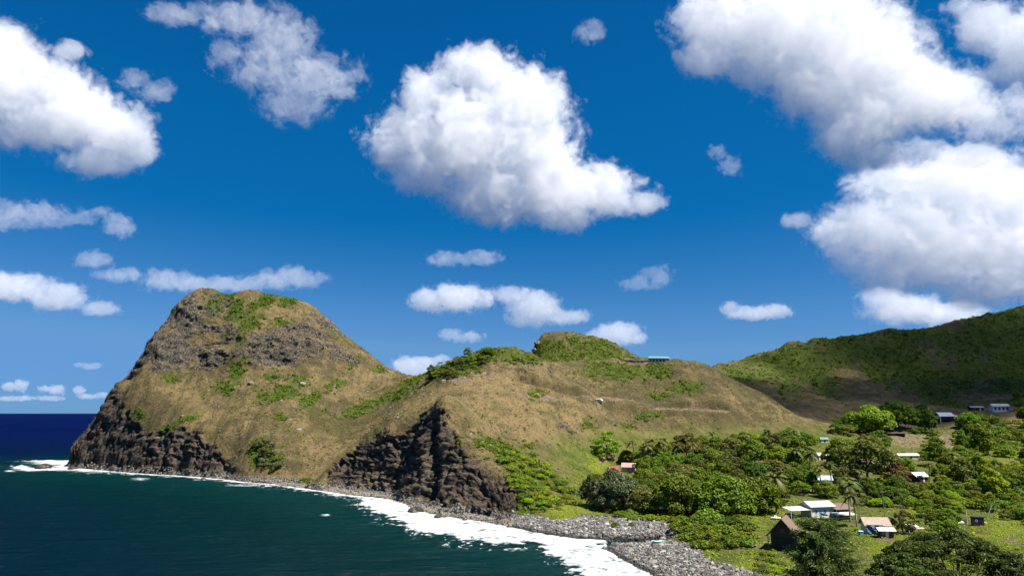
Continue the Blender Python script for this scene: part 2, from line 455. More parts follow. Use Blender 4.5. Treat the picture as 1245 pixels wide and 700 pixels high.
pebble = np.maximum(pebble * (1 - smooth(380, 340, GYv) * (1 - bank)), bank)
pebble = np.clip(pebble, 0, 1)
rill_c = fbm2((GXv * .98 + GYv * .17) / 6.5 + .8 * med_w, (GYv * .98 - GXv * .17) / 50, 4, .62, 77)
dry = np.clip(.46 + .8 * rill_c + .9 * big + .35 * med + blob(QX, QY, [(640,505,60,36),(560,492,30,18),(510,495,40,8,-30),(600,470,50,8),(700,510,40,20),(430,545,50,8,-30)]) * .45
              - blob(QX, QY, [(810,480,120,36),(880,500,90,22),(760,470,60,20),(430,505,50,20),(200,490,40,20),(350,430,60,14),(450,540,30,18)]) * .5, 0, 1)
scar = smooth(.16, .42, rill_c + .35 * med) * smooth(.0, .35, big + .1) * smooth(10, 22, GZv) * (1 - vall)
earth = np.maximum(earth, scar * .62)
veg = np.clip(green * 1.05 + .55 * med * (green > .03) + (.75 * rill_c + .35 * med) * smooth(.02, .25, green), 0, 1)

TERR_MAT, nt, out = new_mat('land')
def land_material():
    L = nt.links.new
    def mixc(fac, a, b):
        m = nt.nodes.new('ShaderNodeMix'); m.data_type = 'RGBA'
        for s, v in ((0, fac), (6, a), (7, b)):
            if isinstance(v, tuple): m.inputs[s].default_value = (*v, 1)
            elif isinstance(v, (int, float)): m.inputs[s].default_value = v
            else: L(v, m.inputs[s])
        return m.outputs[2]
    def math_(op, a, b=None, c=None, clamp=False):
        m = nt.nodes.new('ShaderNodeMath'); m.operation = op; m.use_clamp = clamp
        for i, v in enumerate((a, b, c)):
            if v is None: continue
            if isinstance(v, (int, float)): m.inputs[i].default_value = v
            else: L(v, m.inputs[i])
        return m.outputs[0]
    def ramp(v, lo, hi):
        m = nt.nodes.new('ShaderNodeMapRange'); m.interpolation_type = 'SMOOTHSTEP'
        L(v, m.inputs[0]); m.inputs[1].default_value = lo; m.inputs[2].default_value = hi
        return m.outputs[0]
    geo = N(nt, 'ShaderNodeNewGeometry')
    pos = geo.outputs['Position']
    def noise(scale, detail=5, rough=.6, stretch=None, dist=0):
        n = N(nt, 'ShaderNodeTexNoise'); n.inputs['Scale'].default_value = scale; n.inputs['Detail'].default_value = detail
        n.inputs['Roughness'].default_value = rough; n.inputs['Distortion'].default_value = dist
        v = pos
        if stretch:
            mp = N(nt, 'ShaderNodeMapping'); mp.inputs['Scale'].default_value = stretch; L(pos, mp.inputs[0]); v = mp.outputs[0]
        L(v, n.inputs['Vector']); return n.outputs['Fac']
    A = N(nt, 'ShaderNodeAttribute', attribute_name='maskA'); B = N(nt, 'ShaderNodeAttribute', attribute_name='maskB')
    sa = N(nt, 'ShaderNodeSeparateColor'); L(A.outputs['Color'], sa.inputs[0])
    sb = N(nt, 'ShaderNodeSeparateColor'); L(B.outputs['Color'], sb.inputs[0])
    cliff_, crag_, veg_ = sa.outputs; dry_, peb_, earth_ = sb.outputs
    lawn_ = A.outputs['Alpha']; val_ = B.outputs['Alpha']
    nf = noise(.55, 6, .68); nm = noise(.09, 6, .62); nn = noise(2.2, 4, .7); nl = noise(.03, 4, .55)
    # dry grass
    d = math_('ADD', dry_, math_('MULTIPLY', math_('SUBTRACT', nm, .5), 2.2)); d = math_('ADD', d, math_('MULTIPLY', math_('SUBTRACT', nf, .5), 2.4), clamp=True)
    grass = mixc(d, (.060, .050, .022), (.235, .168, .078))
    grass = mixc(ramp(nn, .42, .75), grass, (.105, .082, .036))
    # olive flush where it is less parched
    grass = mixc(math_('MULTIPLY', ramp(nl, .50, .68), .45), grass, (.07, .070, .018))
    # small dark shrubs and stones scattered in the grass
    v1 = N(nt, 'ShaderNodeTexVoronoi'); v1.inputs['Scale'].default_value = .22; L(pos, v1.inputs['Vector'])
    spot = math_('MULTIPLY', ramp(v1.outputs['Distance'], .30, .16), ramp(noise(.045, 3), .5, .62))
    grass = mixc(math_('MULTIPLY', spot, .75), grass, (.035, .045, .010))
    # low green cover
    gsel = math_('ADD', veg_, math_('MULTIPLY', math_('SUBTRACT', nf, .5), .9))
    leafy = mixc(ramp(nf, .35, .65), (.028, .045, .006), (.085, .115, .012))
    c = mixc(ramp(gsel, .28, .55), grass, leafy)
    # valley floor: rough grass, worn lawn
    vg = mixc(ramp(nm, .35, .65), (.075, .098, .014), (.165, .155, .044))
    vg = mixc(ramp(nf, .4, .7), vg, (.035, .055, .008))
    c = mixc(val_, c, vg)
    lw = mixc(d, (.090, .135, .008), (.20, .19, .036))
    lw = mixc(ramp(nf, .35, .7), lw, (.15, .215, .010))
    c = mixc(math_('MULTIPLY', ramp(math_('ADD', lawn_, math_('MULTIPLY', math_('SUBTRACT', nm, .5), .9)), .25, .75), .92), c, lw)
    er = mixc(ramp(nf, .35, .65), (.085, .060, .040), (.245, .185, .120))
    c = mixc(ramp(math_('ADD', earth_, math_('MULTIPLY', math_('SUBTRACT', nf, .5), .5)), .35, .6), c, er)
    # crags: grey weathered rock with dry grass on the ledges
    sepn = N(nt, 'ShaderNodeSeparateXYZ'); L(geo.outputs['Normal'], sepn.inputs[0])
    flat = sepn.outputs[2]
    rk = mixc(ramp(nf, .3, .7), (.050, .044, .036), (.20, .172, .138))
    rk = mixc(ramp(noise(.3, 5, .7), .55, .72), rk, (.28, .25, .21))
    v3 = N(nt, 'ShaderNodeTexVoronoi', feature='DISTANCE_TO_EDGE'); v3.inputs['Scale'].default_value = .33; v3.inputs['Randomness'].default_value = 1.0
    wp = N(nt, 'ShaderNodeTexNoise'); wp.inputs['Scale'].default_value = .5; wp.inputs['Detail'].default_value = 4; L(pos, wp.inputs['Vector'])
    va = N(nt, 'ShaderNodeVectorMath', operation='MULTIPLY_ADD'); L(wp.outputs['Color'], va.inputs[0]); va.inputs[1].default_value = (3.2, 3.2, 3.2); L(pos, va.inputs[2]); L(va.outputs[0], v3.inputs['Vector'])
    rk = mixc(math_('MULTIPLY', ramp(v3.outputs['Distance'], .16, .02), .85), rk, (.016, .014, .012))  # dark lines between the blocks: crack shade painted into the rock colour
    ledge = ramp(math_('ADD', flat, math_('MULTIPLY', math_('SUBTRACT', nf, .5), .5)), .60, .82)
    rk = mixc(math_('MULTIPLY', ledge, .8), rk, grass)
    c = mixc(ramp(math_('ADD', crag_, math_('MULTIPLY', math_('SUBTRACT', nf, .5), .8)), .30, .55), c, rk)
    # sea cliff: near black basalt in level beds, rusty and grey bands
    ns = noise(.30, 6, .7, (.25, .25, 1.6), .4)
    bk = mixc(ramp(ns, .38, .62), (.022, .018, .016), (.115, .088, .070))
    bk = mixc(ramp(nf, .56, .74), bk, (.24, .19, .15))
    bk = mixc(math_('MULTIPLY', ramp(noise(.8, 4, .7, (.3, .3, 1.5)), .62, .74), .7), bk, (.25, .22, .18))
    bk = mixc(math_('MULTIPLY', ramp(math_('ADD', flat, math_('MULTIPLY', math_('SUBTRACT', nf, .5), .6)), .72, .9), .6), bk, grass)
    c = mixc(ramp(math_('ADD', cliff_, math_('MULTIPLY', math_('SUBTRACT', nf, .5), .6)), .35, .6), c, bk)
    # wave washed stones
    v2 = N(nt, 'ShaderNodeTexVoronoi'); v2.inputs['Scale'].default_value = .85; L(pos, v2.inputs['Vector'])
    st = mixc(math_('FRACT', math_('MULTIPLY', v2.outputs['Distance'], 3.1)), (.09, .085, .076), (.34, .315, .28))
    st = mixc(ramp(v2.outputs['Distance'], .42, .62), st, (.03, .028, .026))
    wet = ramp(math_('ADD', N_z(L), math_('MULTIPLY', nm, .9)), 2.0, 1.1)
    st = mixc(math_('MULTIPLY', wet, .85), st, (.017, .016, .015))
    c = mixc(ramp(math_('ADD', peb_, math_('MULTIPLY', math_('SUBTRACT', nf, .5), .5)), .4, .6), c, st)
    bs = N(nt, 'ShaderNodeBsdfPrincipled')
    L(c, bs.inputs['Base Color']); bs.inputs['Roughness'].default_value = .92
    bs.inputs['Specular IOR Level'].default_value = .15
    bm = N(nt, 'ShaderNodeBump'); bm.inputs['Strength'].default_value = .9; bm.inputs['Distance'].default_value = 2.4
    hsum = math_('ADD', nf, math_('MULTIPLY', nn, .35)); hsum = math_('ADD', hsum, math_('MULTIPLY', math_('MULTIPLY', math_('SUBTRACT', 1.0, v2.outputs['Distance']), peb_), .6))
    L(hsum, bm.inputs['Height']); L(bm.outputs[0], bs.inputs['Normal'])
    L(bs.outputs[0], out.inputs['Surface'])
def N_z(L):
    g = nt.nodes.new('ShaderNodeNewGeometry'); s = nt.nodes.new('ShaderNodeSeparateXYZ')
    L(g.outputs['Position'], s.inputs[0]); return s.outputs[2]
land_material()

# region of every vertex: 0 headland, 1 hill, 2 mountain, 3 valley ground
SADDLE = np.array(on(372, 594)); 
def region():
    reg = np.full(GXv.shape, 1, np.int8)
    # the headland lies left of the gully that runs up from the small cove to the saddle
    lx = np.interp(GYv, [500, 590, 680, 760, 840, 1200], [-150, -170, -162, -130, -128, -60])
    reg[GXv < lx] = 0
    mt = (GYv > np.interp(GXv, [-200, 300, 420, 2000], [1040, 1040, 900, 860])) & (GXv > 120)
    reg[mt] = 2
    reg[(vall > .5) & (reg == 1) & (GZv < 50)] = 3
    reg[(GYv < 360) & (GXv > 0)] = 3
    reg[(GXv > 330) & (GYv < 900) & (reg == 1)] = 3
    reg[(pebble > .5) & (GXv > 0) & (GYv < 430)] = 3
    return reg
REG = region()
idx = np.arange(NC * NR).reshape(NC, NR)
F = np.stack([idx[:-1, :-1], idx[1:, :-1], idx[1:, 1:], idx[:-1, 1:]], -1).reshape(-1, 4)
fz = GZv.reshape(-1)[F].max(1)
keep = fz > -7
freg = REG.reshape(-1)[F][:, 0]
VV = P3.reshape(-1, 3)
mA = np.stack([cliff, np.maximum(crag, crag2), veg * (1 - vall), lawn_b * (GYv < 900)], -1).reshape(-1, 4).astype(np.float32)
mB = np.stack([dry, pebble, earth * (GYv < 1060), vall * smooth(0, 1, vall)], -1).reshape(-1, 4).astype(np.float32)
def sheet(name, r, label):
    f = F[keep & (freg == r)]
    used, inv = np.unique(f, return_inverse=True)
    me = mesh_np(name, VV[used], inv.reshape(-1, 4))
    for nm, arr in (('maskA', mA), ('maskB', mB)):
        a = me.attributes.new(nm, 'FLOAT_COLOR', 'POINT'); a.data.foreach_set('color', np.ascontiguousarray(arr[used]).ravel())
    o = link_mesh(name, me, TERR_MAT)
    set_props(o, label, kind='structure')
    return o
headland = sheet('headland', 0, 'steep rocky headland with dark sea cliffs and dry grass rising from the water')
hillside = sheet('hill', 1, 'dry golden grass hill with black layered sea cliff between headland and valley')
mountain = sheet('mountain', 2, 'dark green and brown mountain ridge rising behind the valley')
ground = sheet('ground', 3, 'grassy valley floor with cobble beach and boulder spit at its mouth')
print('terrain', round(time.time() - T0, 1))

# ------------------------------------------------------------------ ocean, surf
def make_ocean():
    na, nr = 520, 620
    a = np.linspace(-1.05, 1.05, na); r = np.concatenate([np.exp(np.linspace(math.log(90), math.log(2500), nr - 40)), np.exp(np.linspace(math.log(2600), math.log(150000), 40))])
    X = np.sin(a)[:, None] * r[None]; Y = np.cos(a)[:, None] * r[None]
    near = smooth(2200, 1500, r)[None]
    Z = near * (.42 * fbm2(X / 16 + Y / 60, Y / 11, 4, .6, 91) + .50 * noise3(X / 46, Y / 30 + X / 90, 0 * X, 95)) - .05
    i = np.arange(na * nr).reshape(na, nr)
    f = np.stack([i[:-1, :-1], i[1:, :-1], i[1:, 1:], i[:-1, 1:]], -1).reshape(-1, 4)
    me = mesh_np('sea', np.stack([X, Y, Z], -1).reshape(-1, 3), f)
    s = sea_dist(X.ravel(), Y.ravel()); 
    s = np.where((X.ravel() < GX0 + 8) | (Y.ravel() > GY1 - 8), -400, s)
    m, t, o_ = new_mat('sea_water'); L = t.links.new
    at_ = me.attributes.new('shoal', 'FLOAT', 'POINT'); at_.data.foreach_set('value', np.clip(1 + s / 90, 0, 1).astype(np.float32))
    at2 = me.attributes.new('offshore', 'FLOAT', 'POINT'); at2.data.foreach_set('value', smooth(20, 330, -s).astype(np.float32))
    g = N(t, 'ShaderNodeNewGeometry'); A = N(t, 'ShaderNodeAttribute', attribute_name='shoal'); A2 = N(t, 'ShaderNodeAttribute', attribute_name='offshore')
    c0 = N(t, 'ShaderNodeMix', data_type='RGBA'); L(A2.outputs['Fac'], c0.inputs[0]); c0.inputs[6].default_value = (.0001, .0132, .0136, 1); c0.inputs[7].default_value = (.0001, .0048, .0172, 1)
    sp = N(t, 'ShaderNodeSeparateXYZ'); L(g.outputs['Position'], sp.inputs[0])
    far = N(t, 'ShaderNodeMapRange', interpolation_type='SMOOTHSTEP'); far.inputs[1].default_value = math.log(560); far.inputs[2].default_value = math.log(3000)
    wob = N(t, 'ShaderNodeTexNoise'); wob.inputs['Scale'].default_value = .006; wob.inputs['Detail'].default_value = 4; L(g.outputs['Position'], wob.inputs['Vector'])
    ad = N(t, 'ShaderNodeMath', operation='MULTIPLY_ADD'); L(wob.outputs['Fac'], ad.inputs[0]); ad.inputs[1].default_value = 500; L(sp.outputs[1], ad.inputs[2])
    sb = N(t, 'ShaderNodeMath', operation='SUBTRACT'); L(ad.outputs[0], sb.inputs[0]); sb.inputs[1].default_value = 250
    lg = N(t, 'ShaderNodeMath', operation='LOGARITHM'); L(sb.outputs[0], lg.inputs[0]); lg.inputs[1].default_value = math.e
    L(lg.outputs[0], far.inputs[0])
    c1 = N(t, 'ShaderNodeMix', data_type='RGBA'); L(far.outputs[0], c1.inputs[0]); L(c0.outputs[2], c1.inputs[6]); c1.inputs[7].default_value = (.0001, .0028, .034, 1)
    nz = N(t, 'ShaderNodeTexNoise'); nz.inputs['Scale'].default_value = .03; nz.inputs['Detail'].default_value = 5; L(g.outputs['Position'], nz.inputs['Vector'])
    sh = N(t, 'ShaderNodeMath', operation='MULTIPLY'); L(A.outputs['Fac'], sh.inputs[0]); L(nz.outputs['Fac'], sh.inputs[1])
    c2 = N(t, 'ShaderNodeMix', data_type='RGBA'); L(sh.outputs[0], c2.inputs[0]); L(c1.outputs[2], c2.inputs[6]); c2.inputs[7].default_value = (.0015, .026, .028, 1)
    b = N(t, 'ShaderNodeBsdfDiffuse'); L(c2.outputs[2], b.inputs['Color'])
    gl = N(t, 'ShaderNodeBsdfGlossy'); gl.inputs['Roughness'].default_value = .16
    lw = N(t, 'ShaderNodeLayerWeight'); lw.inputs['Blend'].default_value = .12
    wf = N(t, 'ShaderNodeMapRange'); L(lw.outputs['Fresnel'], wf.inputs[0]); wf.inputs[1].default_value = 0; wf.inputs[2].default_value = .8; wf.inputs[3].default_value = .008; wf.inputs[4].default_value = .075
    ms = N(t, 'ShaderNodeMixShader'); L(wf.outputs[0], ms.inputs[0]); L(b.outputs[0], ms.inputs[1]); L(gl.outputs[0], ms.inputs[2])
    # ripples over chop over swell
    def wv(scale, stretch, det):
        mp = N(t, 'ShaderNodeMapping'); mp.inputs['Scale'].default_value = stretch; mp.inputs['Rotation'].default_value = (0, 0, .35); L(g.outputs['Position'], mp.inputs[0])
        n = N(t, 'ShaderNodeTexNoise'); n.inputs['Scale'].default_value = scale; n.inputs['Detail'].default_value = det; n.inputs['Roughness'].default_value = .62; L(mp.outputs[0], n.inputs['Vector']); return n.outputs['Fac']
    h1 = wv(.16, (.55, 1.3, 1), 6); h2 = wv(.035, (.5, 1.4, 1), 3)
    hh = N(t, 'ShaderNodeMath', operation='MULTIPLY_ADD'); L(h2, hh.inputs[0]); hh.inputs[1].default_value = 1.6; L(h1, hh.inputs[2])
    bp = N(t, 'ShaderNodeBump'); bp.inputs['Strength'].default_value = 1.0; bp.inputs['Distance'].default_value = 5.0; L(hh.outputs[0], bp.inputs['Height'])
    L(bp.outputs[0], b.inputs['Normal']); L(bp.outputs[0], gl.inputs['Normal']); L(bp.outputs[0], lw.inputs['Normal']); L(ms.outputs[0], o_.inputs['Surface'])
    o = link_mesh('sea', me, m)
    set_props(o, 'dark teal sea turning deep blue towards the horizon', kind='structure')
make_ocean()

SURF_BIG = [(470,604),(490,609),(505,616),(525,622),(550,627),(580,631),(610,637),(640,643),(665,648),(700,654),(726,658),(731,664),(738,672),(765,686),(785,696),(812,712),(830,730),
            (760,722),(705,697),(690,688),(668,676),(662,664),(640,660),(600,659),(560,655),(535,652),(505,643),(480,632),(455,622),(436,612),(450,604)]
def make_surf():
    xs = np.arange(-640, 150, 1.1); ys = np.arange(235, 900, 1.1)
    X, Y = np.meshgrid(xs, ys, indexing='ij')
    s = -sea_dist(X.ravel(), Y.ravel()).reshape(X.shape)          # metres out from the waterline
    px, py = project(X, Y, 0 * X)
    n1 = fbm2(X / 11, Y / 11, 5, .6, 101); n2 = fbm2(X / 3.2, Y / 3.2, 4, .6, 103)
    w = np.interp(px, [-50, 40, 95, 140, 200, 260, 330, 380, 430, 470, 560, 640, 700, 800], [10, 16, 24, 9, 9, 15, 9, 10, 15, 20, 14, 12, 20, 16])
    d1 = 1.12 - s / (w * (1 + 1.3 * n1 + .6 * n2))
    tip = blob(px + 16 * n1 + 8 * n2, py + 4 * n1 + 2.5 * n2, [(66,562,34,4.5),(40,571,26,2.4),(92,556,20,5),(104,571,26,3.5),(24,569,16,1.5),(62,571,40,2)], 1.0) * 1.15
    d2 = smooth(-7, 5, poly_sd(px, py, SURF_BIG) + 10 * n1 + 7 * n2) * 1.12
    sdm = poly_sd(px, py, SURF_BIG)
    lace = smooth(.085, .0, np.abs(fbm2(X / 9 + .6 * n1, Y / 15, 3, .55, 109))) * smooth(-26, -3, sdm) * (s > 2) * 1.0
    lace = np.maximum(lace, smooth(.06, 0, np.abs(fbm2(X / 12, Y / 18, 3, .5, 111))) * smooth(34, 8, s) * (px < 430) * .95)
    d2 = np.maximum(d2, lace)
    spots = blob(px, py, [(397,627,9,2),(545,666,4,1.4),(462,616,10,3),(510,647,10,2.5),(12,573,10,1.5),(170,583,16,2.5),(300,590,30,3)], 1.2)
    dens = np.maximum(np.maximum(d1, d2), np.maximum(tip, spots * .8))
    n3 = np.abs(fbm2(X / 6 + 3 * n1, Y / 6, 4, .6, 107))
    dens = np.where((px > 738) & (py < 667), .1, dens)
    dens = np.clip(np.minimum(dens, 1.0) + .55 * n1 + .45 * n2 + 1.1 * (.22 - n3), 0, 1.4) * (s > -3.5)
    Z = .12 + .9 * np.clip(dens - .35, 0, 1) * (.6 + .9 * n1 + 1.0 * n2) * smooth(-3, 4, s)
    Z = np.maximum(Z, .1) + .25
    idx = np.arange(X.size).reshape(X.shape)
    f = np.stack([idx[:-1, :-1], idx[1:, :-1], idx[1:, 1:], idx[:-1, 1:]], -1).reshape(-1, 4)
    dm = dens.reshape(-1)[f].max(1)
    f = f[dm > .18]
    used, inv = np.unique(f, return_inverse=True)
    me = mesh_np('surf', np.stack([X, Y, Z], -1).reshape(-1, 3)[used], inv.reshape(-1, 4))
    a = me.attributes.new('dens', 'FLOAT', 'POINT'); a.data.foreach_set('value', dens.reshape(-1)[used].astype(np.float32))
    m, t, o_ = new_mat('sea_foam'); L = t.links.new
    A = N(t, 'ShaderNodeAttribute', attribute_name='dens'); g = N(t, 'ShaderNodeNewGeometry')
    nz = N(t, 'ShaderNodeTexNoise'); nz.inputs['Scale'].default_value = .8; nz.inputs['Detail'].default_value = 6; nz.inputs['Roughness'].default_value = .7; L(g.outputs['Position'], nz.inputs['Vector'])
    sb = N(t, 'ShaderNodeMath', operation='MULTIPLY_ADD'); L(nz.outputs['Fac'], sb.inputs[0]); sb.inputs[1].default_value = .9; L(A.outputs['Fac'], sb.inputs[2])
    mr = N(t, 'ShaderNodeMapRange', interpolation_type='SMOOTHSTEP'); L(sb.outputs[0], mr.inputs[0]); mr.inputs[1].default_value = .86; mr.inputs[2].default_value = 1.62
    tr = N(t, 'ShaderNodeBsdfTransparent'); df = N(t, 'ShaderNodeBsdfDiffuse'); df.inputs['Color'].default_value = (.86, .88, .89, 1)
    fc = N(t, 'ShaderNodeMix', data_type='RGBA'); L(mr.outputs[0], fc.inputs[0]); fc.inputs[6].default_value = (.03, .13, .135, 1); fc.inputs[7].default_value = (.58, .60, .61, 1); L(fc.outputs[2], df.inputs['Color'])
    tl = N(t, 'ShaderNodeBsdfTranslucent'); tl.inputs['Color'].default_value = (.80, .86, .88, 1)
    mx0 = N(t, 'ShaderNodeMixShader'); mx0.inputs[0].default_value = .25; L(df.outputs[0], mx0.inputs[1]); L(tl.outputs[0], mx0.inputs[2])
    mx = N(t, 'ShaderNodeMixShader'); L(mr.outputs[0], mx.inputs[0]); L(tr.outputs[0], mx.inputs[1]); L(mx0.outputs[0], mx.inputs[2]); L(mx.outputs[0], o_.inputs['Surface'])
    o = link_mesh('surf_foam', me, m)
    set_props(o, 'white surf breaking along the rocky shore and spit', kind='stuff')
make_surf()
print('sea', round(time.time() - T0, 1))
# ------------------------------------------------------------------ plants
def ground_hit(px, py, y0=128.0):
    """first ground point seen through a photo pixel"""
    d = ray(px, py)
    Y = np.exp(np.linspace(math.log(y0), math.log(2600), 1500))
    x = Y * d[0] / d[1]; zr = CAM_H + Y * d[2] / d[1]
    g = height(x, Y)
    k = np.argmax(g >= zr)
    if g[k] < zr[k]: return None
    if k > 0:
        a, b = zr[k - 1] - g[k - 1], g[k] - zr[k]
        t = a / (a + b + 1e-9); Yk = Y[k - 1] + t * (Y[k] - Y[k - 1])
    else: Yk = Y[k]
    xk = Yk * d[0] / d[1]
    return float(xk), float(Yk), hz(xk, Yk)

def leaf_material(name, dark, light, olive=None, trans=.38):
    m, t, o_ = new_mat(name); L = t.links.new
    oi = N(t, 'ShaderNodeObjectInfo'); g = N(t, 'ShaderNodeNewGeometry')
    n1 = N(t, 'ShaderNodeTexNoise'); n1.inputs['Scale'].default_value = .45; n1.inputs['Detail'].default_value = 4; L(g.outputs['Position'], n1.inputs['Vector'])
    rp = N(t, 'ShaderNodeMath', operation='MULTIPLY_ADD'); L(g.outputs['Random Per Island'], rp.inputs[0]); rp.inputs[1].default_value = .55; L(n1.outputs['Fac'], rp.inputs[2])
    mr = N(t, 'ShaderNodeMapRange'); L(rp.outputs[0], mr.inputs[0]); mr.inputs[1].default_value = .35; mr.inputs[2].default_value = 1.1
    mx = N(t, 'ShaderNodeMix', data_type='RGBA'); L(mr.outputs[0], mx.inputs[0]); mx.inputs[6].default_value = (*dark, 1); mx.inputs[7].default_value = (*light, 1)
    hs = N(t, 'ShaderNodeHueSaturation'); L(mx.outputs[2], hs.inputs['Color'])
    h = N(t, 'ShaderNodeMapRange'); L(oi.outputs['Random'], h.inputs[0]); h.inputs[3].default_value = .462; h.inputs[4].default_value = .522; L(h.outputs[0], hs.inputs['Hue'])
    ml = N(t, 'ShaderNodeMath', operation='MULTIPLY'); L(oi.outputs['Random'], ml.inputs[0]); ml.inputs[1].default_value = 7.31
    fr = N(t, 'ShaderNodeMath', operation='FRACT'); L(ml.outputs[0], fr.inputs[0])
    v = N(t, 'ShaderNodeMapRange'); L(fr.outputs[0], v.inputs[0]); v.inputs[3].default_value = .80; v.inputs[4].default_value = 1.6; L(v.outputs[0], hs.inputs['Value'])
    df = N(t, 'ShaderNodeBsdfDiffuse'); L(hs.outputs[0], df.inputs['Color'])
    tl = N(t, 'ShaderNodeBsdfTranslucent'); L(hs.outputs[0], tl.inputs['Color'])
    gl = N(t, 'ShaderNodeBsdfGlossy'); gl.inputs['Roughness'].default_value = .45; gl.inputs['Color'].default_value = (.8, .85, .8, 1)
    m1 = N(t, 'ShaderNodeMixShader'); m1.inputs[0].default_value = trans; L(df.outputs[0], m1.inputs[1]); L(tl.outputs[0], m1.inputs[2])
    m2 = N(t, 'ShaderNodeMixShader'); m2.inputs[0].default_value = .012; L(m1.outputs[0], m2.inputs[1]); L(gl.outputs[0], m2.inputs[2])
    L(m2.outputs[0], o_.inputs['Surface'])
    return m
LEAF = {
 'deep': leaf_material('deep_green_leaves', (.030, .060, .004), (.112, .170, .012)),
 'mid': leaf_material('mid_green_leaves', (.044, .086, .005), (.155, .222, .014)),
 'bright': leaf_material('bright_green_leaves', (.058, .110, .004), (.200, .275, .012)),
 'olive': leaf_material('olive_leaves', (.042, .055, .010), (.145, .155, .030)),
 'grey': leaf_material('grey_green_leaves', (.038, .052, .020), (.115, .130, .055)),
 'grass': leaf_material('grass_blades', (.085, .125, .008), (.260, .280, .030)),
 'straw': leaf_material('straw_tufts', (.085, .068, .026), (.260, .200, .085)),
 'rust': leaf_material('rusty_leaves', (.050, .035, .012), (.150, .085, .030)),
 'dark': leaf_material('dark_monkeypod_leaves', (.018, .036, .006), (.070, .105, .014)),
 'needle': leaf_material('ironwood_needles', (.054, .088, .016), (.165, .215, .048)),
 'palm': leaf_material('palm_fronds', (.030, .045, .008), (.120, .130, .030)),
}
def bark_material(name, a, b):
    m, t, o_ = new_mat(name); L = t.links.new
    g = N(t, 'ShaderNodeNewGeometry')
    n1 = N(t, 'ShaderNodeTexNoise'); n1.inputs['Scale'].default_value = 2.2; n1.inputs['Detail'].default_value = 5; L(g.outputs['Position'], n1.inputs['Vector'])
    mx = N(t, 'ShaderNodeMix', data_type='RGBA'); L(n1.outputs['Fac'], mx.inputs[0]); mx.inputs[6].default_value = (*a, 1); mx.inputs[7].default_value = (*b, 1)
    d = N(t, 'ShaderNodeBsdfPrincipled'); L(mx.outputs[2], d.inputs['Base Color']); d.inputs['Roughness'].default_value = .9
    bp = N(t, 'ShaderNodeBump'); bp.inputs['Strength'].default_value = .6; bp.inputs['Distance'].default_value = .1; L(n1.outputs['Fac'], bp.inputs['Height']); L(bp.outputs[0], d.inputs['Normal'])
    L(d.outputs[0], o_.inputs['Surface']); return m
BARK = bark_material('brown_bark', (.05, .036, .026), (.16, .125, .095))
BARK_PALE = bark_material('pale_palm_bark', (.12, .10, .08), (.30, .26, .21))

def leaf_quads(rng, C, Nrm, size, aspect=1.5, tilt=.55):
    """one small folded leaf clump (a quad) per centre"""
    n = len(C)
    nr = Nrm + rng.normal(size=(n, 3)) * tilt
    nr /= np.linalg.norm(nr, axis=1, keepdims=True) + 1e-9
    a = rng.normal(size=(n, 3)); t = np.cross(nr, a); t /= np.linalg.norm(t, axis=1, keepdims=True) + 1e-9
    b = np.cross(nr, t)
    s = (size * (0.6 + .8 * rng.random_sample(n)))[:, None] if np.ndim(size) == 0 else size[:, None]
    t = t * s * aspect * .5; b = b * s * .5
    V = np.stack([C - t, C - b + nr * s * .12, C + t, C + b + nr * s * .12], 1).reshape(-1, 3)
    Fq = np.arange(4 * n).reshape(n, 4)
    return V, Fq
def tube_np(path, radii, sides=7):
    path = np.asarray(path, float); radii = np.asarray(radii, float)
    V = []; F_ = []
    tang = np.gradient(path, axis=0)
    for i, (p, r) in enumerate(zip(path, radii)):
        d = tang[i] / (np.linalg.norm(tang[i]) + 1e-9)
        a = np.cross(d, [0.31, .95, .05]); a /= np.linalg.norm(a); b = np.cross(d, a)
        th = np.arange(sides) / sides * 2 * np.pi
        V.append(p + r * (np.cos(th)[:, None] * a + np.sin(th)[:, None] * b))
    V = np.concatenate(V)
    for i in range(len(path) - 1):
        for k in range(sides):
            F_.append((i * sides + k, i * sides + (k + 1) % sides, (i + 1) * sides + (k + 1) % sides, (i + 1) * sides + k))
    return V, np.array(F_)
def join_np(parts):
    Vs, Fs, o = [], [], 0
    for V, F_ in parts:
        Vs.append(V); Fs.append(F_ + o); o += len(V)
    return np.concatenate(Vs), np.concatenate(Fs)
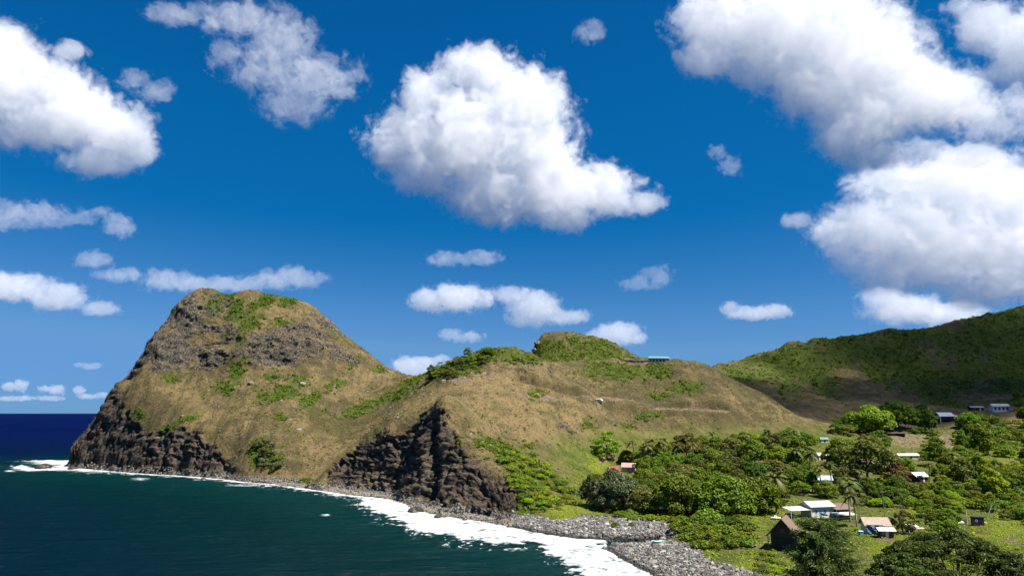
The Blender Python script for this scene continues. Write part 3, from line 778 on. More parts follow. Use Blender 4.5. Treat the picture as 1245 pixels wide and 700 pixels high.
def lobes_crown(rng, lobes, leaf, cover=2.0, low=-.35, inner=.25):
    """leaf clumps over a set of ellipsoid lobes (cx,cy,cz,rx,ry,rz)"""
    Cs, Ns = [], []
    for (cx, cy, cz, rx, ry, rz) in lobes:
        area = 4 * np.pi * ((rx * ry) ** 1.6 / 3 + 2 * (rx * rz) ** 1.6 / 3) ** (1 / 1.6)
        n = int(cover * area * (1 - low) / 2 / (leaf * leaf * 1.0))
        v = rng.normal(size=(int(n * 1.6) + 8, 3)); v /= np.linalg.norm(v, axis=1, keepdims=True)
        v = v[v[:, 2] > low][:n]
        rr = 1 - np.abs(rng.normal(size=len(v))) * inner * .6
        # bumpy skin with hollows
        bump = 1 + .16 * noise3(v[:, 0] * 2.6 + cx, v[:, 1] * 2.6 + cy, v[:, 2] * 2.6 + cz, 5) + .10 * noise3(v[:, 0] * 6 + cx, v[:, 1] * 6, v[:, 2] * 6, 6)
        p = v * (rr * bump)[:, None] * np.array([rx, ry, rz]) + np.array([cx, cy, cz])
        keep = noise3(p[:, 0] / (leaf * 4), p[:, 1] / (leaf * 4), p[:, 2] / (leaf * 4), 8) > -.42
        Cs.append(p[keep]); nn = v / np.array([rx, ry, rz]); nn /= np.linalg.norm(nn, axis=1, keepdims=True); Ns.append(nn[keep])
    C = np.concatenate(Cs); Nn = np.concatenate(Ns)
    # drop what is buried deep in a neighbouring lobe
    deep = np.zeros(len(C), bool)
    for (cx, cy, cz, rx, ry, rz) in lobes:
        deep |= (((C[:, 0] - cx) / rx) ** 2 + ((C[:, 1] - cy) / ry) ** 2 + ((C[:, 2] - cz) / rz) ** 2) < .45
    C, Nn = C[~deep], Nn[~deep]
    Nn = Nn + np.array([0, 0, .35])
    return leaf_quads(rng, C, Nn, leaf, 1.5, .6)
def trunk_np(rng, h, r, lobes, lean=.1):
    bend = rng.normal(size=2) * lean * h
    top = np.array([bend[0], bend[1], h])
    path = [np.array([0, 0, -.8]), np.array([bend[0] * .15, bend[1] * .15, h * .35]), np.array([bend[0] * .6, bend[1] * .6, h * .75]), top]
    parts = [tube_np(path, [r * 1.35, r, r * .8, r * .55])]
    for l in lobes:
        e = np.array(l[:3]); s = path[1] + (path[3] - path[1]) * rng.uniform(.3, 1)
        mid = (s + e) / 2 + np.array([0, 0, -.08 * h]) + rng.normal(size=3) * .05 * h
        parts.append(tube_np([s, mid, e], [r * .5, r * .34, r * .12], 5))
    return join_np(parts)
TREE_MESH = {}
def make_tree_mesh(kind, var):
    """unit tree: crown about 1 m wide, scaled when placed; made at a real size of `span` metres"""
    rng = np.random.RandomState(1000 + var * 37 + sum(map(ord, kind)))
    if kind == 'round':
        span, hgt, leaf = 20.0, 13.0, .62
        n = 13; lobes = []
        for i in range(n):
            a = i * 2.4 + rng.rand() * .7; q = math.sqrt((i + .4) / n)
            x, y = q * span * .36 * math.cos(a), q * span * .36 * math.sin(a)
            z = hgt * (.74 - .30 * q * q) + rng.normal() * .6
            r = span * rng.uniform(.14, .21)
            lobes.append((x, y, z, r, r, r * rng.uniform(.62, .85)))
        for i in range(9):                       # a skirt of low branches
            a = i * .7 + rng.rand() * .4; r = span * rng.uniform(.12, .17)
            lobes.append((span * .36 * math.cos(a), span * .36 * math.sin(a), hgt * rng.uniform(.20, .34), r, r, r * .8))
        tr = (4.0, .55)
    elif kind == 'tall':
        span, hgt, leaf = 12.0, 15.0, .55
        lobes = []
        for i in range(11):
            q = i / 10; a = i * 2.4 + rng.rand()
            w = span * .30 * math.sin(math.pi * (.18 + .78 * q)) * rng.uniform(.6, 1.1)
            r = span * rng.uniform(.18, .26) * (1.05 - .45 * q)
            lobes.append((w * math.cos(a), w * math.sin(a), hgt * (.28 + .62 * q), r, r, r * .85))
        tr = (7.0, .35)
    elif kind == 'airy':
        span, hgt, leaf = 16.0, 12.0, .50
        lobes = []
        for i in range(15):
            a = i * 2.4 + rng.rand(); q = math.sqrt((i + .5) / 15)
            r = span * rng.uniform(.09, .15)
            lobes.append((q * span * .42 * math.cos(a), q * span * .42 * math.sin(a), hgt * (.82 - .40 * q * q) + rng.normal() * .8, r, r, r * .6))
        for i in range(7):
            a = i * .9 + rng.rand() * .4; r = span * rng.uniform(.10, .15)
            lobes.append((span * .30 * math.cos(a), span * .30 * math.sin(a), hgt * rng.uniform(.20, .36), r, r, r * .7))
        tr = (5.0, .38)
    elif kind == 'shrub':
        span, hgt, leaf = 8.0, 4.0, .42
        lobes = []
        for i in range(8):
            a = i * 2.4 + rng.rand(); q = math.sqrt((i + .2) / 8)
            r = span * rng.uniform(.16, .24)
            lobes.append((q * span * .34 * math.cos(a), q * span * .34 * math.sin(a), hgt * (.55 - .30 * q) + rng.normal() * .15, r, r, r * .62))
        tr = (1.2, .14)
    cover = {'round': 2.3, 'tall': 2.2, 'airy': 1.7, 'shrub': 2.2}[kind]
    cv = lobes_crown(rng, lobes, leaf, cover, low=-.45 if kind != 'shrub' else -.2)
    crown = mesh_np('crown', *cv, smooth_shade=False)
    trunk = mesh_np('trunk', *trunk_np(rng, tr[0], tr[1], lobes[::2], .05))
    trunk.materials.append(BARK)
    return span, hgt, crown, trunk
NVAR = {'round': 6, 'tall': 3, 'airy': 4, 'shrub': 4}
_crown_by_mat = {}
def tree(kind, x, y, width, label, group, tone='mid', var=None, squash=1.0, z=None, name=None, category=None, rng=random):
    var = rng.randrange(NVAR[kind]) if var is None else var
    if (kind, var) not in TREE_MESH: TREE_MESH[kind, var] = make_tree_mesh(kind, var)
    span, hgt, crown, trunk = TREE_MESH[kind, var]
    ck = (kind, var, tone)
    if ck not in _crown_by_mat:
        c = crown.copy(); c.name = 'crown'; c.materials.append(LEAF[tone]); _crown_by_mat[ck] = c
    s = width / span * 1.18
    nm = name or {'shrub': 'shrub'}.get(kind, 'broadleaf_tree')
    e = bpy.data.objects.new(nm, None); COL.objects.link(e)
    e.empty_display_size = 1
    e.location = (x, y, (hz(x, y) if z is None else z) - .1); e.scale = (s, s, s * squash); e.rotation_euler = (0, 0, rng.uniform(0, 6.283))
    set_props(e, label, category or ('shrub' if nm == 'shrub' else 'tree'), group)
    link_mesh('foliage' if kind == 'shrub' else 'crown', _crown_by_mat[ck], LEAF[tone], e)
    link_mesh('stem' if kind == 'shrub' else 'trunk', trunk, BARK, e)
    return e

# --- coconut palm: curved trunk, drooping pinnate fronds
def make_palm(var):
    rng = np.random.RandomState(300 + var)
    h = 11.0
    lean = rng.normal(size=2) * 1.0
    t = np.linspace(0, 1, 9)
    path = np.stack([lean[0] * t ** 2, lean[1] * t ** 2, -.6 + (h + .6) * t], 1)
    trunk = mesh_np('trunk', *tube_np(path, .30 - .13 * t, 8)); trunk.materials.append(BARK_PALE)
    top = path[-1]; parts = []
    nf = 20
    for i in range(nf):
        a = i * 2.399 + rng.rand() * .3
        el = math.radians(rng.uniform(-25, 70)); Lf = rng.uniform(3.6, 4.8)
        s = np.linspace(0, 1, 14)
        out = Lf * (s * math.cos(el) + .0 * s); up = Lf * (s * math.sin(el) - (.55 + .25 * rng.rand()) * s ** 2)
        sp = np.stack([top[0] + out * math.cos(a), top[1] + out * math.sin(a), top[2] + up], 1)
        tg = np.gradient(sp, axis=0); tg /= np.linalg.norm(tg, axis=1, keepdims=True)
        side = np.array([-math.sin(a), math.cos(a), 0])
        V = []; Fq = []
        for k in range(1, 14):
            for sd in (-1, 1):
                for sub in (0, .5):
                    b0 = sp[k] - (sp[k] - sp[k - 1]) * sub
                    ln = 1.05 * math.sin(math.pi * min(.97, .12 + .86 * s[k])) + .12
                    tip = b0 + side * sd * ln * .8 + tg[k] * ln * .55 + np.array([0, 0, -ln * .38])
                    w = tg[k] * .13
                    o = len(V); V += [b0 - w, b0 + w, tip + w * .3, tip - w * .3]; Fq.append((o, o + 1, o + 2, o + 3))
        parts.append((np.array(V), np.array(Fq)))
        parts.append(tube_np(sp[::3], np.linspace(.06, .015, len(sp[::3])), 4))
    crown = mesh_np('crown', *join_np(parts), smooth_shade=False); crown.materials.append(LEAF['palm'])
    return h, trunk, crown
PALM = [make_palm(i) for i in range(4)]
def palm(x, y, height_m, label, group, rng=random, z=None):
    h, trunk, crown = PALM[rng.randrange(4)]
    e = bpy.data.objects.new('coconut_palm', None); COL.objects.link(e)
    s = height_m / h
    e.location = (x, y, hz(x, y) if z is None else z); e.scale = (s, s, s); e.rotation_euler = (0, 0, rng.uniform(0, 6.283))
    set_props(e, label, 'palm tree', group)
    link_mesh('crown', crown, LEAF['palm'], e); link_mesh('trunk', trunk, BARK_PALE, e)
    return e

# --- things that keep their ground clear of trees (photo pixels: x, y, half width, half height)
CLEAR = [(1000,624,40,20),(944,640,26,24),(1082,642,34,24),(1122,578,14,10),(1004,580,13,9),(1002,553,14,9),(1104,553,17,8),(1152,508,17,12),(1218,497,18,10),(1190,496,14,7),(750,574,26,9),
         (1085,665,36,22),(1195,632,22,12),(955,625,22,16),(1115,645,18,10),(1228,648,20,16),(1004,532,10,5),(1025,547,20,6),(775,640,36,8),(720,615,22,10),(730,560,12,16),(1105,534,24,7),(1150,540,10,12),(1225,560,20,5)]
PLACED = []
def free_spot(px, py, w, gap):
    for (cx, cy, a, b) in CLEAR:
        if abs(px - cx) < a + w * .30 and -w * .1 < cy + b - py + w * .55 and abs(py - w * .28 - cy) < b + w * .26: return False
    for (qx, qy, qw) in PLACED:
        if abs(px - qx) < gap * .5 * (w + qw) and abs(py - qy) < gap * .28 * (w + qw): return False
    return True
def in_poly(px, py, poly):
    return poly_sd(np.array([px], np.float32), np.array([py], np.float32), poly)[0] > 0
def fill(poly, n, wpx, kinds, tones, label, group, seed, gap=.72, squash=(.85, 1.15), category=None):
    """scatter up to n plants whose feet stand inside a stretch of ground seen at these photo pixels"""
    rng = random.Random(seed); poly = np.array(poly, float)
    lo, hi = poly.min(0), poly.max(0); cnt = 0
    for _ in range(n * 30):
        if cnt >= n: break
        px, py = rng.uniform(lo[0], hi[0]), rng.uniform(lo[1], hi[1])
        if not in_poly(px, py, poly): continue
        w = rng.uniform(*wpx)
        if not free_spot(px, py, w, gap): continue
        g = ground_hit(px, py)
        if g is None: continue
        PLACED.append((px, py, w)); cnt += 1
        kind = rng.choice(kinds); tone = rng.choice(tones)
        tree(kind, g[0], g[1], w * mpp(g[1]), label[tone] if isinstance(label, dict) else label, (group[tone] if isinstance(group, dict) else group), tone, squash=rng.uniform(*squash), z=g[2], rng=rng, category=category)
    return cnt
def one_tree(kind, px, py, wpx, label, tone, var, squash=1.0, name=None, group=None, depth=None):
    g = ground_hit(px, py) if depth is None else None
    if depth is not None:
        p = at(px, py, depth); g = (p[0], p[1], min(p[2], hz(p[0], p[1])))
    PLACED.append((px, py, wpx))
    return tree(kind, g[0], g[1], wpx * mpp(g[1]), label, group, tone, var, squash, g[2], name, rng=random.Random(px * 7 + py))
def one_palm(px, py, hpx, label, group=None, seed=0):
    g = ground_hit(px, py); PLACED.append((px, py, 14))
    return palm(g[0], g[1], hpx * mpp(g[1]) * .80, label, group, random.Random(seed + px), g[2])
# ------------------------------------------------------------------ the trees of the valley
one_tree('round', 748, 618, 52, 'grey green rounded tree at the left end of the beach grove', 'grey', 0, 1.15)
one_tree('airy', 722, 616, 34, 'loose grey green tree left of the beach grove, beside the bright lawn patch', 'grey', 1, 1.0)
one_tree('round', 782, 622, 42, 'olive green tree in the front row of the grove above the cobble beach', 'olive', 1, 1.0)
one_tree('round', 828, 624, 58, 'broad dark tree at the front middle of the grove above the beach', 'deep', 2, 1.0)
one_tree('round', 880, 628, 62, 'broadest dark tree in the front row of the beach grove', 'deep', 3, 1.0)
one_tree('round', 922, 622, 50, 'dark tree closing the right end of the beach grove', 'deep', 4, 1.1)
one_tree('airy', 738, 556, 30, 'bright light green tree behind the red roofed hut', 'bright', 0, 1.2)
one_tree('airy', 1055, 585, 62, 'large olive tree with open crown in the middle of the village', 'olive', 2, 1.0)
one_tree('round', 1030, 568, 46, 'dark spreading tree left of the large olive village tree', 'mid', 5, 1.0)
one_tree('airy', 1092, 590, 30, 'rust tinged tree left of the white roof in the trees', 'rust', 3, 1.0)
one_tree('airy', 1098, 648, 26, 'small olive tree between the red shed and the white lean-to', 'olive', 1, 1.3)
one_tree('round', 1060, 526, 48, 'round bright topped tree below the dark mountain slope, left of the bare earth yard', 'mid', 0, .9)
one_tree('round', 1092, 519, 40, 'dark green tree just left of the bungalow with the grey roof', 'mid', 2, .95)
one_tree('tall', 1130, 526, 20, 'slim dark tree at the lower left of the grey roofed bungalow', 'deep', 0, 1.0)
GROVE = {'deep': 'round dark green tree packed in the dense grove behind the cobble beach', 'mid': 'medium green tree packed in the dense grove behind the cobble beach', 'olive': 'olive green tree packed in the dense grove behind the cobble beach'}
fill([(712,600),(735,578),(785,562),(850,552),(935,548),(966,560),(968,596),(948,614),(905,622),(850,618),(800,614),(752,608)], 62, (22, 36), ['round', 'round', 'airy'], ['deep', 'deep', 'mid', 'olive'], GROVE, {k: 'dense beach grove, ' + k + ' trees' for k in GROVE}, 11, .60)
UPPER = {'mid': 'small mid green tree in the upper grove at the foot of the brown hill', 'bright': 'bright yellow green tree in the upper grove at the foot of the brown hill', 'deep': 'small dark tree in the upper grove at the foot of the brown hill'}
fill([(735,572),(765,556),(830,546),(900,538),(965,534),(1010,540),(1008,552),(940,560),(860,562),(780,574)], 70, (13, 24), ['round', 'round', 'airy'], ['mid', 'mid', 'bright', 'deep'], UPPER, {k: 'upper grove, ' + k + ' trees' for k in UPPER}, 12, .62)
VILL = {'mid': 'mid green tree among the houses in the middle of the village', 'deep': 'dark green tree among the houses in the middle of the village', 'olive': 'olive tree among the houses in the middle of the village', 'bright': 'light green tree among the houses in the middle of the village'}
fill([(965,548),(1050,545),(1130,548),(1200,552),(1262,560),(1262,602),(1180,606),(1100,604),(1030,606),(968,602)], 96, (15, 30), ['round', 'airy', 'tall', 'round'], ['mid', 'mid', 'deep', 'olive', 'bright'], VILL, {k: 'village, ' + k + ' trees' for k in VILL}, 13, .52)
LOW = {'mid': 'mid green bushy tree beside the lower village houses', 'deep': 'dark bushy tree beside the lower village houses', 'bright': 'light green bush beside the lower village houses'}
fill([(1040,606),(1110,604),(1190,606),(1262,604),(1262,640),(1200,644),(1140,646),(1100,630),(1050,626)], 62, (14, 28), ['round', 'shrub', 'airy'], ['mid', 'deep', 'mid', 'bright'], LOW, {k: 'lower village, ' + k + ' trees' for k in LOW}, 14, .52)
fill([(950,604),(1030,604),(1040,614),(975,612),(950,622)], 10, (18, 28), ['round', 'airy'], ['mid', 'deep'], 'leafy tree right behind the white roofed house with the parked car', 'trees behind the white roofed house', 15, .6)
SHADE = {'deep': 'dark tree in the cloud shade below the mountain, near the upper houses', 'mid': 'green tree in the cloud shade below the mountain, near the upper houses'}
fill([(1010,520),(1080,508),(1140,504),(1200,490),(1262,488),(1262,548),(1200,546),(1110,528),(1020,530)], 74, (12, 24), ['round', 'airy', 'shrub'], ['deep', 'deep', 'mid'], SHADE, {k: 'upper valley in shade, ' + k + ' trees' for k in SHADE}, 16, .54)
fill([(968,606),(1000,600),(1035,600),(1046,622),(1052,650),(1040,655),(1036,620)], 8, (16, 24), ['tall', 'shrub'], ['deep', 'mid'], 'dark shrub crowding the right side of the white roofed house', 'shrubs right of the white roofed house', 17, .6)
# shrubs: naupaka behind the beach, bright scrub on the hill foot
fill([(830,648),(862,632),(910,634),(925,644),(905,668),(872,672),(838,664)], 60, (20, 40), ['shrub'], ['mid', 'mid', 'deep'], 'low spreading green bush on the mound behind the boulder spit', 'beach bushes behind the boulder spit', 18, .40, (.8, 1.0), 'bush')
fill([(742,616),(800,628),(900,632),(940,632),(940,640),(860,634),(800,640),(745,628)], 22, (12, 22), ['shrub'], ['bright', 'mid'], 'light green bush along the front edge of the beach grove', 'bushes fronting the grove', 19, .5, (.8, 1.1), 'bush')
fill([(600,548),(640,548),(680,575),(704,604),(690,618),(652,622),(632,606),(618,576)], 60, (9, 18), ['shrub'], ['bright', 'mid', 'bright'], 'bright green bush on the slope right of the central sea cliff', 'bushes right of the central sea cliff', 20, .5, (.8, 1.1), 'bush')
fill([(925,660),(965,690),(985,700),(985,712),(930,706),(915,690)], 10, (12, 22), ['shrub'], ['olive', 'bright'], 'straw green bush on the grass below the dark brown shed', 'bushes below the brown shed', 21, .6, (.7, .9), 'bush')
one_tree('shrub', 748, 641, 9, 'tiny lone bush standing on the cobble beach, left of two', 'mid', 0, 1.6, name='shrub')
one_tree('shrub', 768, 640, 7, 'tiny lone bush standing on the cobble beach, right of two', 'olive', 1, 1.6, name='shrub')
# ridge top bushes of the central hill and the headland
fill([(520,462),(535,446),(560,432),(590,430),(600,438),(575,448),(545,462)], 34, (6, 12), ['shrub', 'shrub', 'airy'], ['mid', 'mid', 'olive'], 'windblown bush on the ridge left of the central hilltop', 'ridge bushes left of the hilltop', 22, .5, (.9, 1.4), 'bush')
one_tree('tall', 524, 462, 13, 'slim dark tree standing on the saddle skyline', 'deep', 1, 1.0)
one_tree('round', 594, 431, 14, 'round dark bush topping the central ridge skyline', 'deep', 3, .9)
fill([(308,545),(322,538),(338,552),(340,570),(318,568)], 12, (9, 16), ['shrub', 'airy'], ['grey', 'grey', 'olive'], 'grey green bush low on the headland slope above the shore', 'grey bushes low on the headland', 23, .5, (.9, 1.3), 'bush')
# palms
for i, (px, py, h) in enumerate([(772,562,30),(782,568,32),(792,560,30),(801,566,33),(812,560,30),(822,566,30),(832,558,28),(842,564,28)]):
    one_palm(px, py, h, 'coconut palm in the row behind the beach grove, under the brown hill', 'palm row behind the beach grove', i)
for i, (px, py, h) in enumerate([(1034,634,52),(1042,640,44),(1028,622,46)]):
    one_palm(px, py, h, ['tall coconut palm hard by the right gable of the white roofed house', 'shorter coconut palm between the white roofed house and the tarp house', 'coconut palm rising behind the white roofed house roof'][i], None, i)
for i, (px, py, h) in enumerate([(985,580,34),(1000,600,36),(968,575,34),(1012,594,36),(1045,602,34),(906,552,26),(932,545,26),(965,548,28),(868,548,26),(1130,588,28),(1160,575,28)]):
    one_palm(px, py, h, 'coconut palm poking out of the trees in the middle of the village', 'palms scattered through the village', i)
one_palm(944, 622, 52, 'tall thin coconut palm alone above the parked cars', None, 5)
one_palm(928, 618, 30, 'stubby coconut palm at the right edge of the beach grove', None, 6)
print('trees', len(PLACED), round(time.time() - T0, 1))

# --- near ironwood and spreading monkeypod at the foot of the picture
def ironwood():
    rng = np.random.RandomState(77)
    Y = 185.0; x, y, _ = at(1003, 700, Y); zb = hz(x, y)
    top = at(1003, 624, Y)[2]; h = top - zb; w = 92 * mpp(Y)
    e = bpy.data.objects.new('ironwood_tree', None); COL.objects.link(e); e.location = (x, y, zb)
    set_props(e, 'feathery grey green ironwood tree in front of the brown shed', 'tree')
    tp = [tube_np([(0, 0, -.6), (.2, .1, h * .3), (-.1, .2, h * .6), (.2, 0, h * .93)], [.42, .32, .2, .05])]
    V, Fq = [], []; C = []; D = []
    for i in range(210):
        q = rng.uniform(.10, .97)
        a = rng.uniform(0, 6.283)
        rad = w * .5 * (1.0 * math.sin(math.pi * min(.95, .20 + .70 * q)) ** .8) * rng.uniform(.55, 1.05)
        s = np.array([0, 0, h * q * .86]); en = np.array([rad * math.cos(a), rad * math.sin(a), h * (q * .86 + .10 * rng.rand() + .05)])
        mid = (s + en) / 2 + np.array([0, 0, h * .05])
        tp.append(tube_np([s, mid, en], [.10, .06, .02], 4))
        m = 130
        t = rng.uniform(.30, 1.05, m)[:, None]
        p = s * (1 - t) ** 2 + 2 * mid * t * (1 - t) + en * t * t
        C.append(p + rng.normal(size=(m, 3)) * .42); D.append(np.tile((en - s) / np.linalg.norm(en - s), (m, 1)))
    C = np.concatenate(C); D = np.concatenate(D)
    n = len(C)
    dirv = D * .8 + rng.normal(size=(n, 3)) * .45 + np.array([0, 0, -.15]); dirv /= np.linalg.norm(dirv, axis=1, keepdims=True)
    sd = np.cross(dirv, rng.normal(size=(n, 3))); sd /= np.linalg.norm(sd, axis=1, keepdims=True)
    L_ = rng.uniform(.5, 1.0, n)[:, None]; W_ = rng.uniform(.08, .14, n)[:, None]
    droop = np.array([0, 0, -1.0]) * L_ * .28
    V = np.stack([C - sd * W_, C + sd * W_, C + dirv * L_ + droop + sd * W_ * .4, C + dirv * L_ + droop - sd * W_ * .4], 1).reshape(-1, 3)
    link_mesh('crown', mesh_np('crown', V, np.arange(4 * n).reshape(n, 4), False), LEAF['needle'], e)
    link_mesh('trunk', mesh_np('trunk', *join_np(tp)), BARK, e)
ironwood()
def monkeypod(px, top_py, wpx, Y, label, seed, tone='deep', hpx=None):
    rng = np.random.RandomState(seed)
    x, y, _ = at(px, 700, Y); zb = hz(x, y); top = at(px, top_py, Y)[2]; h = max(top - zb, 5.0); w = wpx * mpp(Y)
    e = bpy.data.objects.new('monkeypod_tree', None); COL.objects.link(e); e.location = (x, y, zb)
    set_props(e, label, 'tree')
    lobes = []
    for i in range(44):
        a = i * 2.4 + rng.rand() * .5; q = math.sqrt((i + .5) / 44)
        r = w * rng.uniform(.055, .095)
        lobes.append((q * w * .45 * math.cos(a), q * w * .45 * math.sin(a), h * (.93 - .30 * q ** 2.2) - r * .4 + rng.normal() * .35, r, r, r * rng.uniform(.40, .6)))
    cv = lobes_crown(rng, lobes, .34, 3.2, low=-.35, inner=.5)
    link_mesh('crown', mesh_np('crown', *cv, smooth_shade=False), LEAF[tone], e)
    link_mesh('trunk', mesh_np('trunk', *trunk_np(rng, h * .5, .5, lobes[::2], .03)), BARK, e)
monkeypod(1158, 638, 168, 165, 'wide dark green monkeypod tree filling the lower right foreground', 5, 'dark')
monkeypod(1096, 664, 92, 150, 'dark green tree at the bottom edge, left of the wide monkeypod', 6, 'dark')
monkeypod(1232, 664, 70, 150, 'dark green tree in the bottom right corner', 8, 'dark')

# --- scrub that nobody could count: leafy clumps over the green parts of the slopes
def scrub(name, cells, label, n, size, seed, leafs=26, tone='mid'):
    """cells: (grid index weights); n clumps of small leaves"""
    rng = np.random.RandomState(seed)
    wgt = cells.ravel().astype(float)
    dA = (RR * np.gradient(RR, axis=1)).ravel()              # ground area of each vertex
    wgt = wgt * np.abs(dA)
    wgt /= wgt.sum()
    ids = rng.choice(len(wgt), n, p=wgt)
    base = VV[ids]; nrm = NRM.reshape(-1, 3)[ids]
    base = base + rng.normal(size=base.shape) * np.array([1.2, 1.2, 0])
    sz = size * np.exp(rng.normal(size=n) * .35)
    v = rng.normal(size=(n, leafs, 3)); v /= np.linalg.norm(v, axis=2, keepdims=True); v[..., 2] = np.abs(v[..., 2])
    C = base[:, None] + v * (sz[:, None, None] * np.array([1, 1, .75])) * rng.uniform(.6, 1.1, (n, leafs, 1))
    Nn = v + nrm[:, None] * .4
    V, Fq = leaf_quads(rng, C.reshape(-1, 3), Nn.reshape(-1, 3), np.repeat(sz * .62, leafs) * rng.uniform(.6, 1.3, n * leafs), 1.3, .5)
    o = link_mesh(name, mesh_np(name, V, Fq, False), LEAF[tone])
    set_props(o, label, kind='stuff')
vis_up = (GZv > 3)
v_ok = (veg * (1 - vall)) 
gh = (REG == 0) & vis_up; gi = (REG == 1) & vis_up; gm = (REG == 2)
clump = smooth(-.05, .25, fbm2(GXv / 9, GYv / 9, 3, .6, 201))
scrub('scrub', smooth(.10, .7, v_ok) * gh * (.1 + clump), 'low green scrub growing in streaks over the headland', 5200, 1.0, 1, 22, 'mid')
scrub('scrub', smooth(.10, .7, v_ok) * gi * (.1 + clump), 'low green scrub covering parts of the central hill', 8500, 1.1, 2, 22, 'mid')
scrub('scrub', smooth(.04, .5, v_ok) * (gh + gi) * (.25 + smooth(-.1, .2, fbm2(GXv / 13, GYv / 13, 3, .6, 213))), 'yellowing low scrub on the edges of the green streaks', 5200, .8, 9, 18, 'olive')
scrub('scrub', smooth(.12, .7, v_ok) * gm * (.15 + clump), 'dense dark green scrub cloaking the mountain slopes', 17000, 2.3, 3, 16, 'deep')
# sparse dry tufts over all the grass slopes, rough grass and weeds on the valley floor
hill_ok = ((REG == 0) | (REG == 1)) * (1 - np.clip(cliff * 1.5, 0, 1)) * smooth(6, 14, GZv) * (GYv < 1000)
scrub('dry_grass', hill_ok * (.15 + clump), 'tufts of dry olive grass over headland and hill', 16000, .62, 4, 12, 'olive')
flat_ok = (vall > .5) * (pebble < .3) * (SDv > 14) * (1 - np.clip(lawn_b * 1.6, 0, 1)) * (GYv < 1000)
scrub('weeds', flat_ok * (.05 + clump) / np.maximum(GYv, 150), 'rough green weeds between the trees of the valley floor', 15000, .70, 5, 16, 'bright')
lawn_ok = (vall > .5) * (pebble < .2) * np.clip(lawn_b * 1.5, 0, 1) * (SDv > 12) * (GYv < 700)
scrub('grass', lawn_ok / np.maximum(GYv, 150), 'bright grass of the lawns and clearings', 12000, .40, 6, 12, 'grass')
scrub('scrub', hill_ok * smooth(-.1, .3, fbm2(GXv / 22, GYv / 22, 3, .6, 207)), 'scattered dark low shrubs dotting the dry slopes', 5200, .62, 7, 18, 'mid')
scrub('dry_grass', hill_ok * (.1 + smooth(.0, .35, rill_c + .3 * big)), 'pale straw tufts in streaks down the dry slopes', 15000, .55, 10, 10, 'straw')
print('scrub', round(time.time() - T0, 1))
# ------------------------------------------------------------------ houses, sheds, vehicles
_pm = {}
def paint(name, col, rough=.75, wear=.25, scale=1.3, metal=0.0, streak=None):
    """weathered paint, wood or sheet metal; streak: corrugation spacing in metres along the object's x"""
    if name in _pm: return _pm[name]
    m, t, o_ = new_mat(name); L = t.links.new
    tc = N(t, 'ShaderNodeTexCoord')
    n1 = N(t, 'ShaderNodeTexNoise'); n1.inputs['Scale'].default_value = scale; n1.inputs['Detail'].default_value = 6; n1.inputs['Roughness'].default_value = .65; L(tc.outputs['Object'], n1.inputs['Vector'])
    mr = N(t, 'ShaderNodeMapRange'); L(n1.outputs['Fac'], mr.inputs[0]); mr.inputs[1].default_value = .35; mr.inputs[2].default_value = .7
    mx = N(t, 'ShaderNodeMix', data_type='RGBA'); L(mr.outputs[0], mx.inputs[0]); mx.inputs[6].default_value = (*col, 1)
    mx.inputs[7].default_value = tuple(c * (1 - wear) + w * wear * .4 for c, w in zip(col, (.30, .22, .15))) + (1,)
    b = N(t, 'ShaderNodeBsdfPrincipled'); L(mx.outputs[2], b.inputs['Base Color']); b.inputs['Roughness'].default_value = rough; b.inputs['Metallic'].default_value = metal
    b.inputs['Specular IOR Level'].default_value = .3
    if streak:
        w = N(t, 'ShaderNodeTexWave', wave_type='BANDS', bands_direction='X'); w.inputs['Scale'].default_value = 1 / streak; w.inputs['Distortion'].default_value = .2; L(tc.outputs['Object'], w.inputs['Vector'])
        bp = N(t, 'ShaderNodeBump'); bp.inputs['Strength'].default_value = .5; bp.inputs['Distance'].default_value = .08; L(w.outputs['Fac'], bp.inputs['Height']); L(bp.outputs[0], b.inputs['Normal'])
    L(b.outputs[0], o_.inputs['Surface']); _pm[name] = m; return m
WHITE = paint('white_paint', (.62, .61, .58), .6, .15)
ROOF_W = paint('white_sheet_roof', (.56, .55, .52), .55, .35, .5, streak=.35)
ROOF_TAN = paint('faded_tan_roof', (.36, .29, .22), .8, .4, .6, streak=.4)
ROOF_RUST = paint('rusty_roof', (.15, .10, .078), .9, .5, .7, streak=.4)
ROOF_GREY = paint('grey_sheet_roof', (.46, .50, .55), .5, .2, .5, streak=.4)
ROOF_BLUE = paint('blue_grey_roof', (.33, .42, .56), .5, .2, .5, streak=.4)
ROOF_TEAL = paint('teal_roof', (.12, .22, .22), .6, .2, .6, streak=.4)
ROOF_RED = paint('red_sheet_roof', (.26, .045, .05), .6, .2, .6, streak=.35)
ROOF_PINK = paint('pink_faded_roof', (.40, .27, .24), .75, .25, .6, streak=.4)
WOOD_D = paint('dark_brown_boards', (.045, .025, .018), .85, .3, 1.2)
WOOD_R = paint('dark_red_boards', (.11, .022, .020), .8, .25, 1.2)
CREAM = paint('cream_wall', (.62, .56, .44), .8, .15)
DARK = paint('dark_opening', (.012, .014, .018), .6, .0)
NAVY = paint('dark_navy_panel', (.016, .022, .045), .6, .1)
GLASS = paint('window_glass', (.03, .045, .055), .08, .0)
TARP = paint('blue_tarp', (.035, .075, .16), .6, .1, .6)
TEALP = paint('teal_plastic', (.06, .30, .30), .5, .1)
METAL = paint('grey_metal_pole', (.32, .33, .34), .45, .2)
RUBBER = paint('black_rubber', (.02, .02, .02), .8, .0)
WOODP = paint('weathered_post', (.22, .17, .12), .9, .4, 2)
CARW = paint('white_car_paint', (.80, .80, .80), .25, .03, .5)
BOATG = paint('pale_green_hull', (.34, .56, .42), .5, .15, 1)
LAMPG = paint('headlight_glass', (.55, .56, .58), .15, .0)
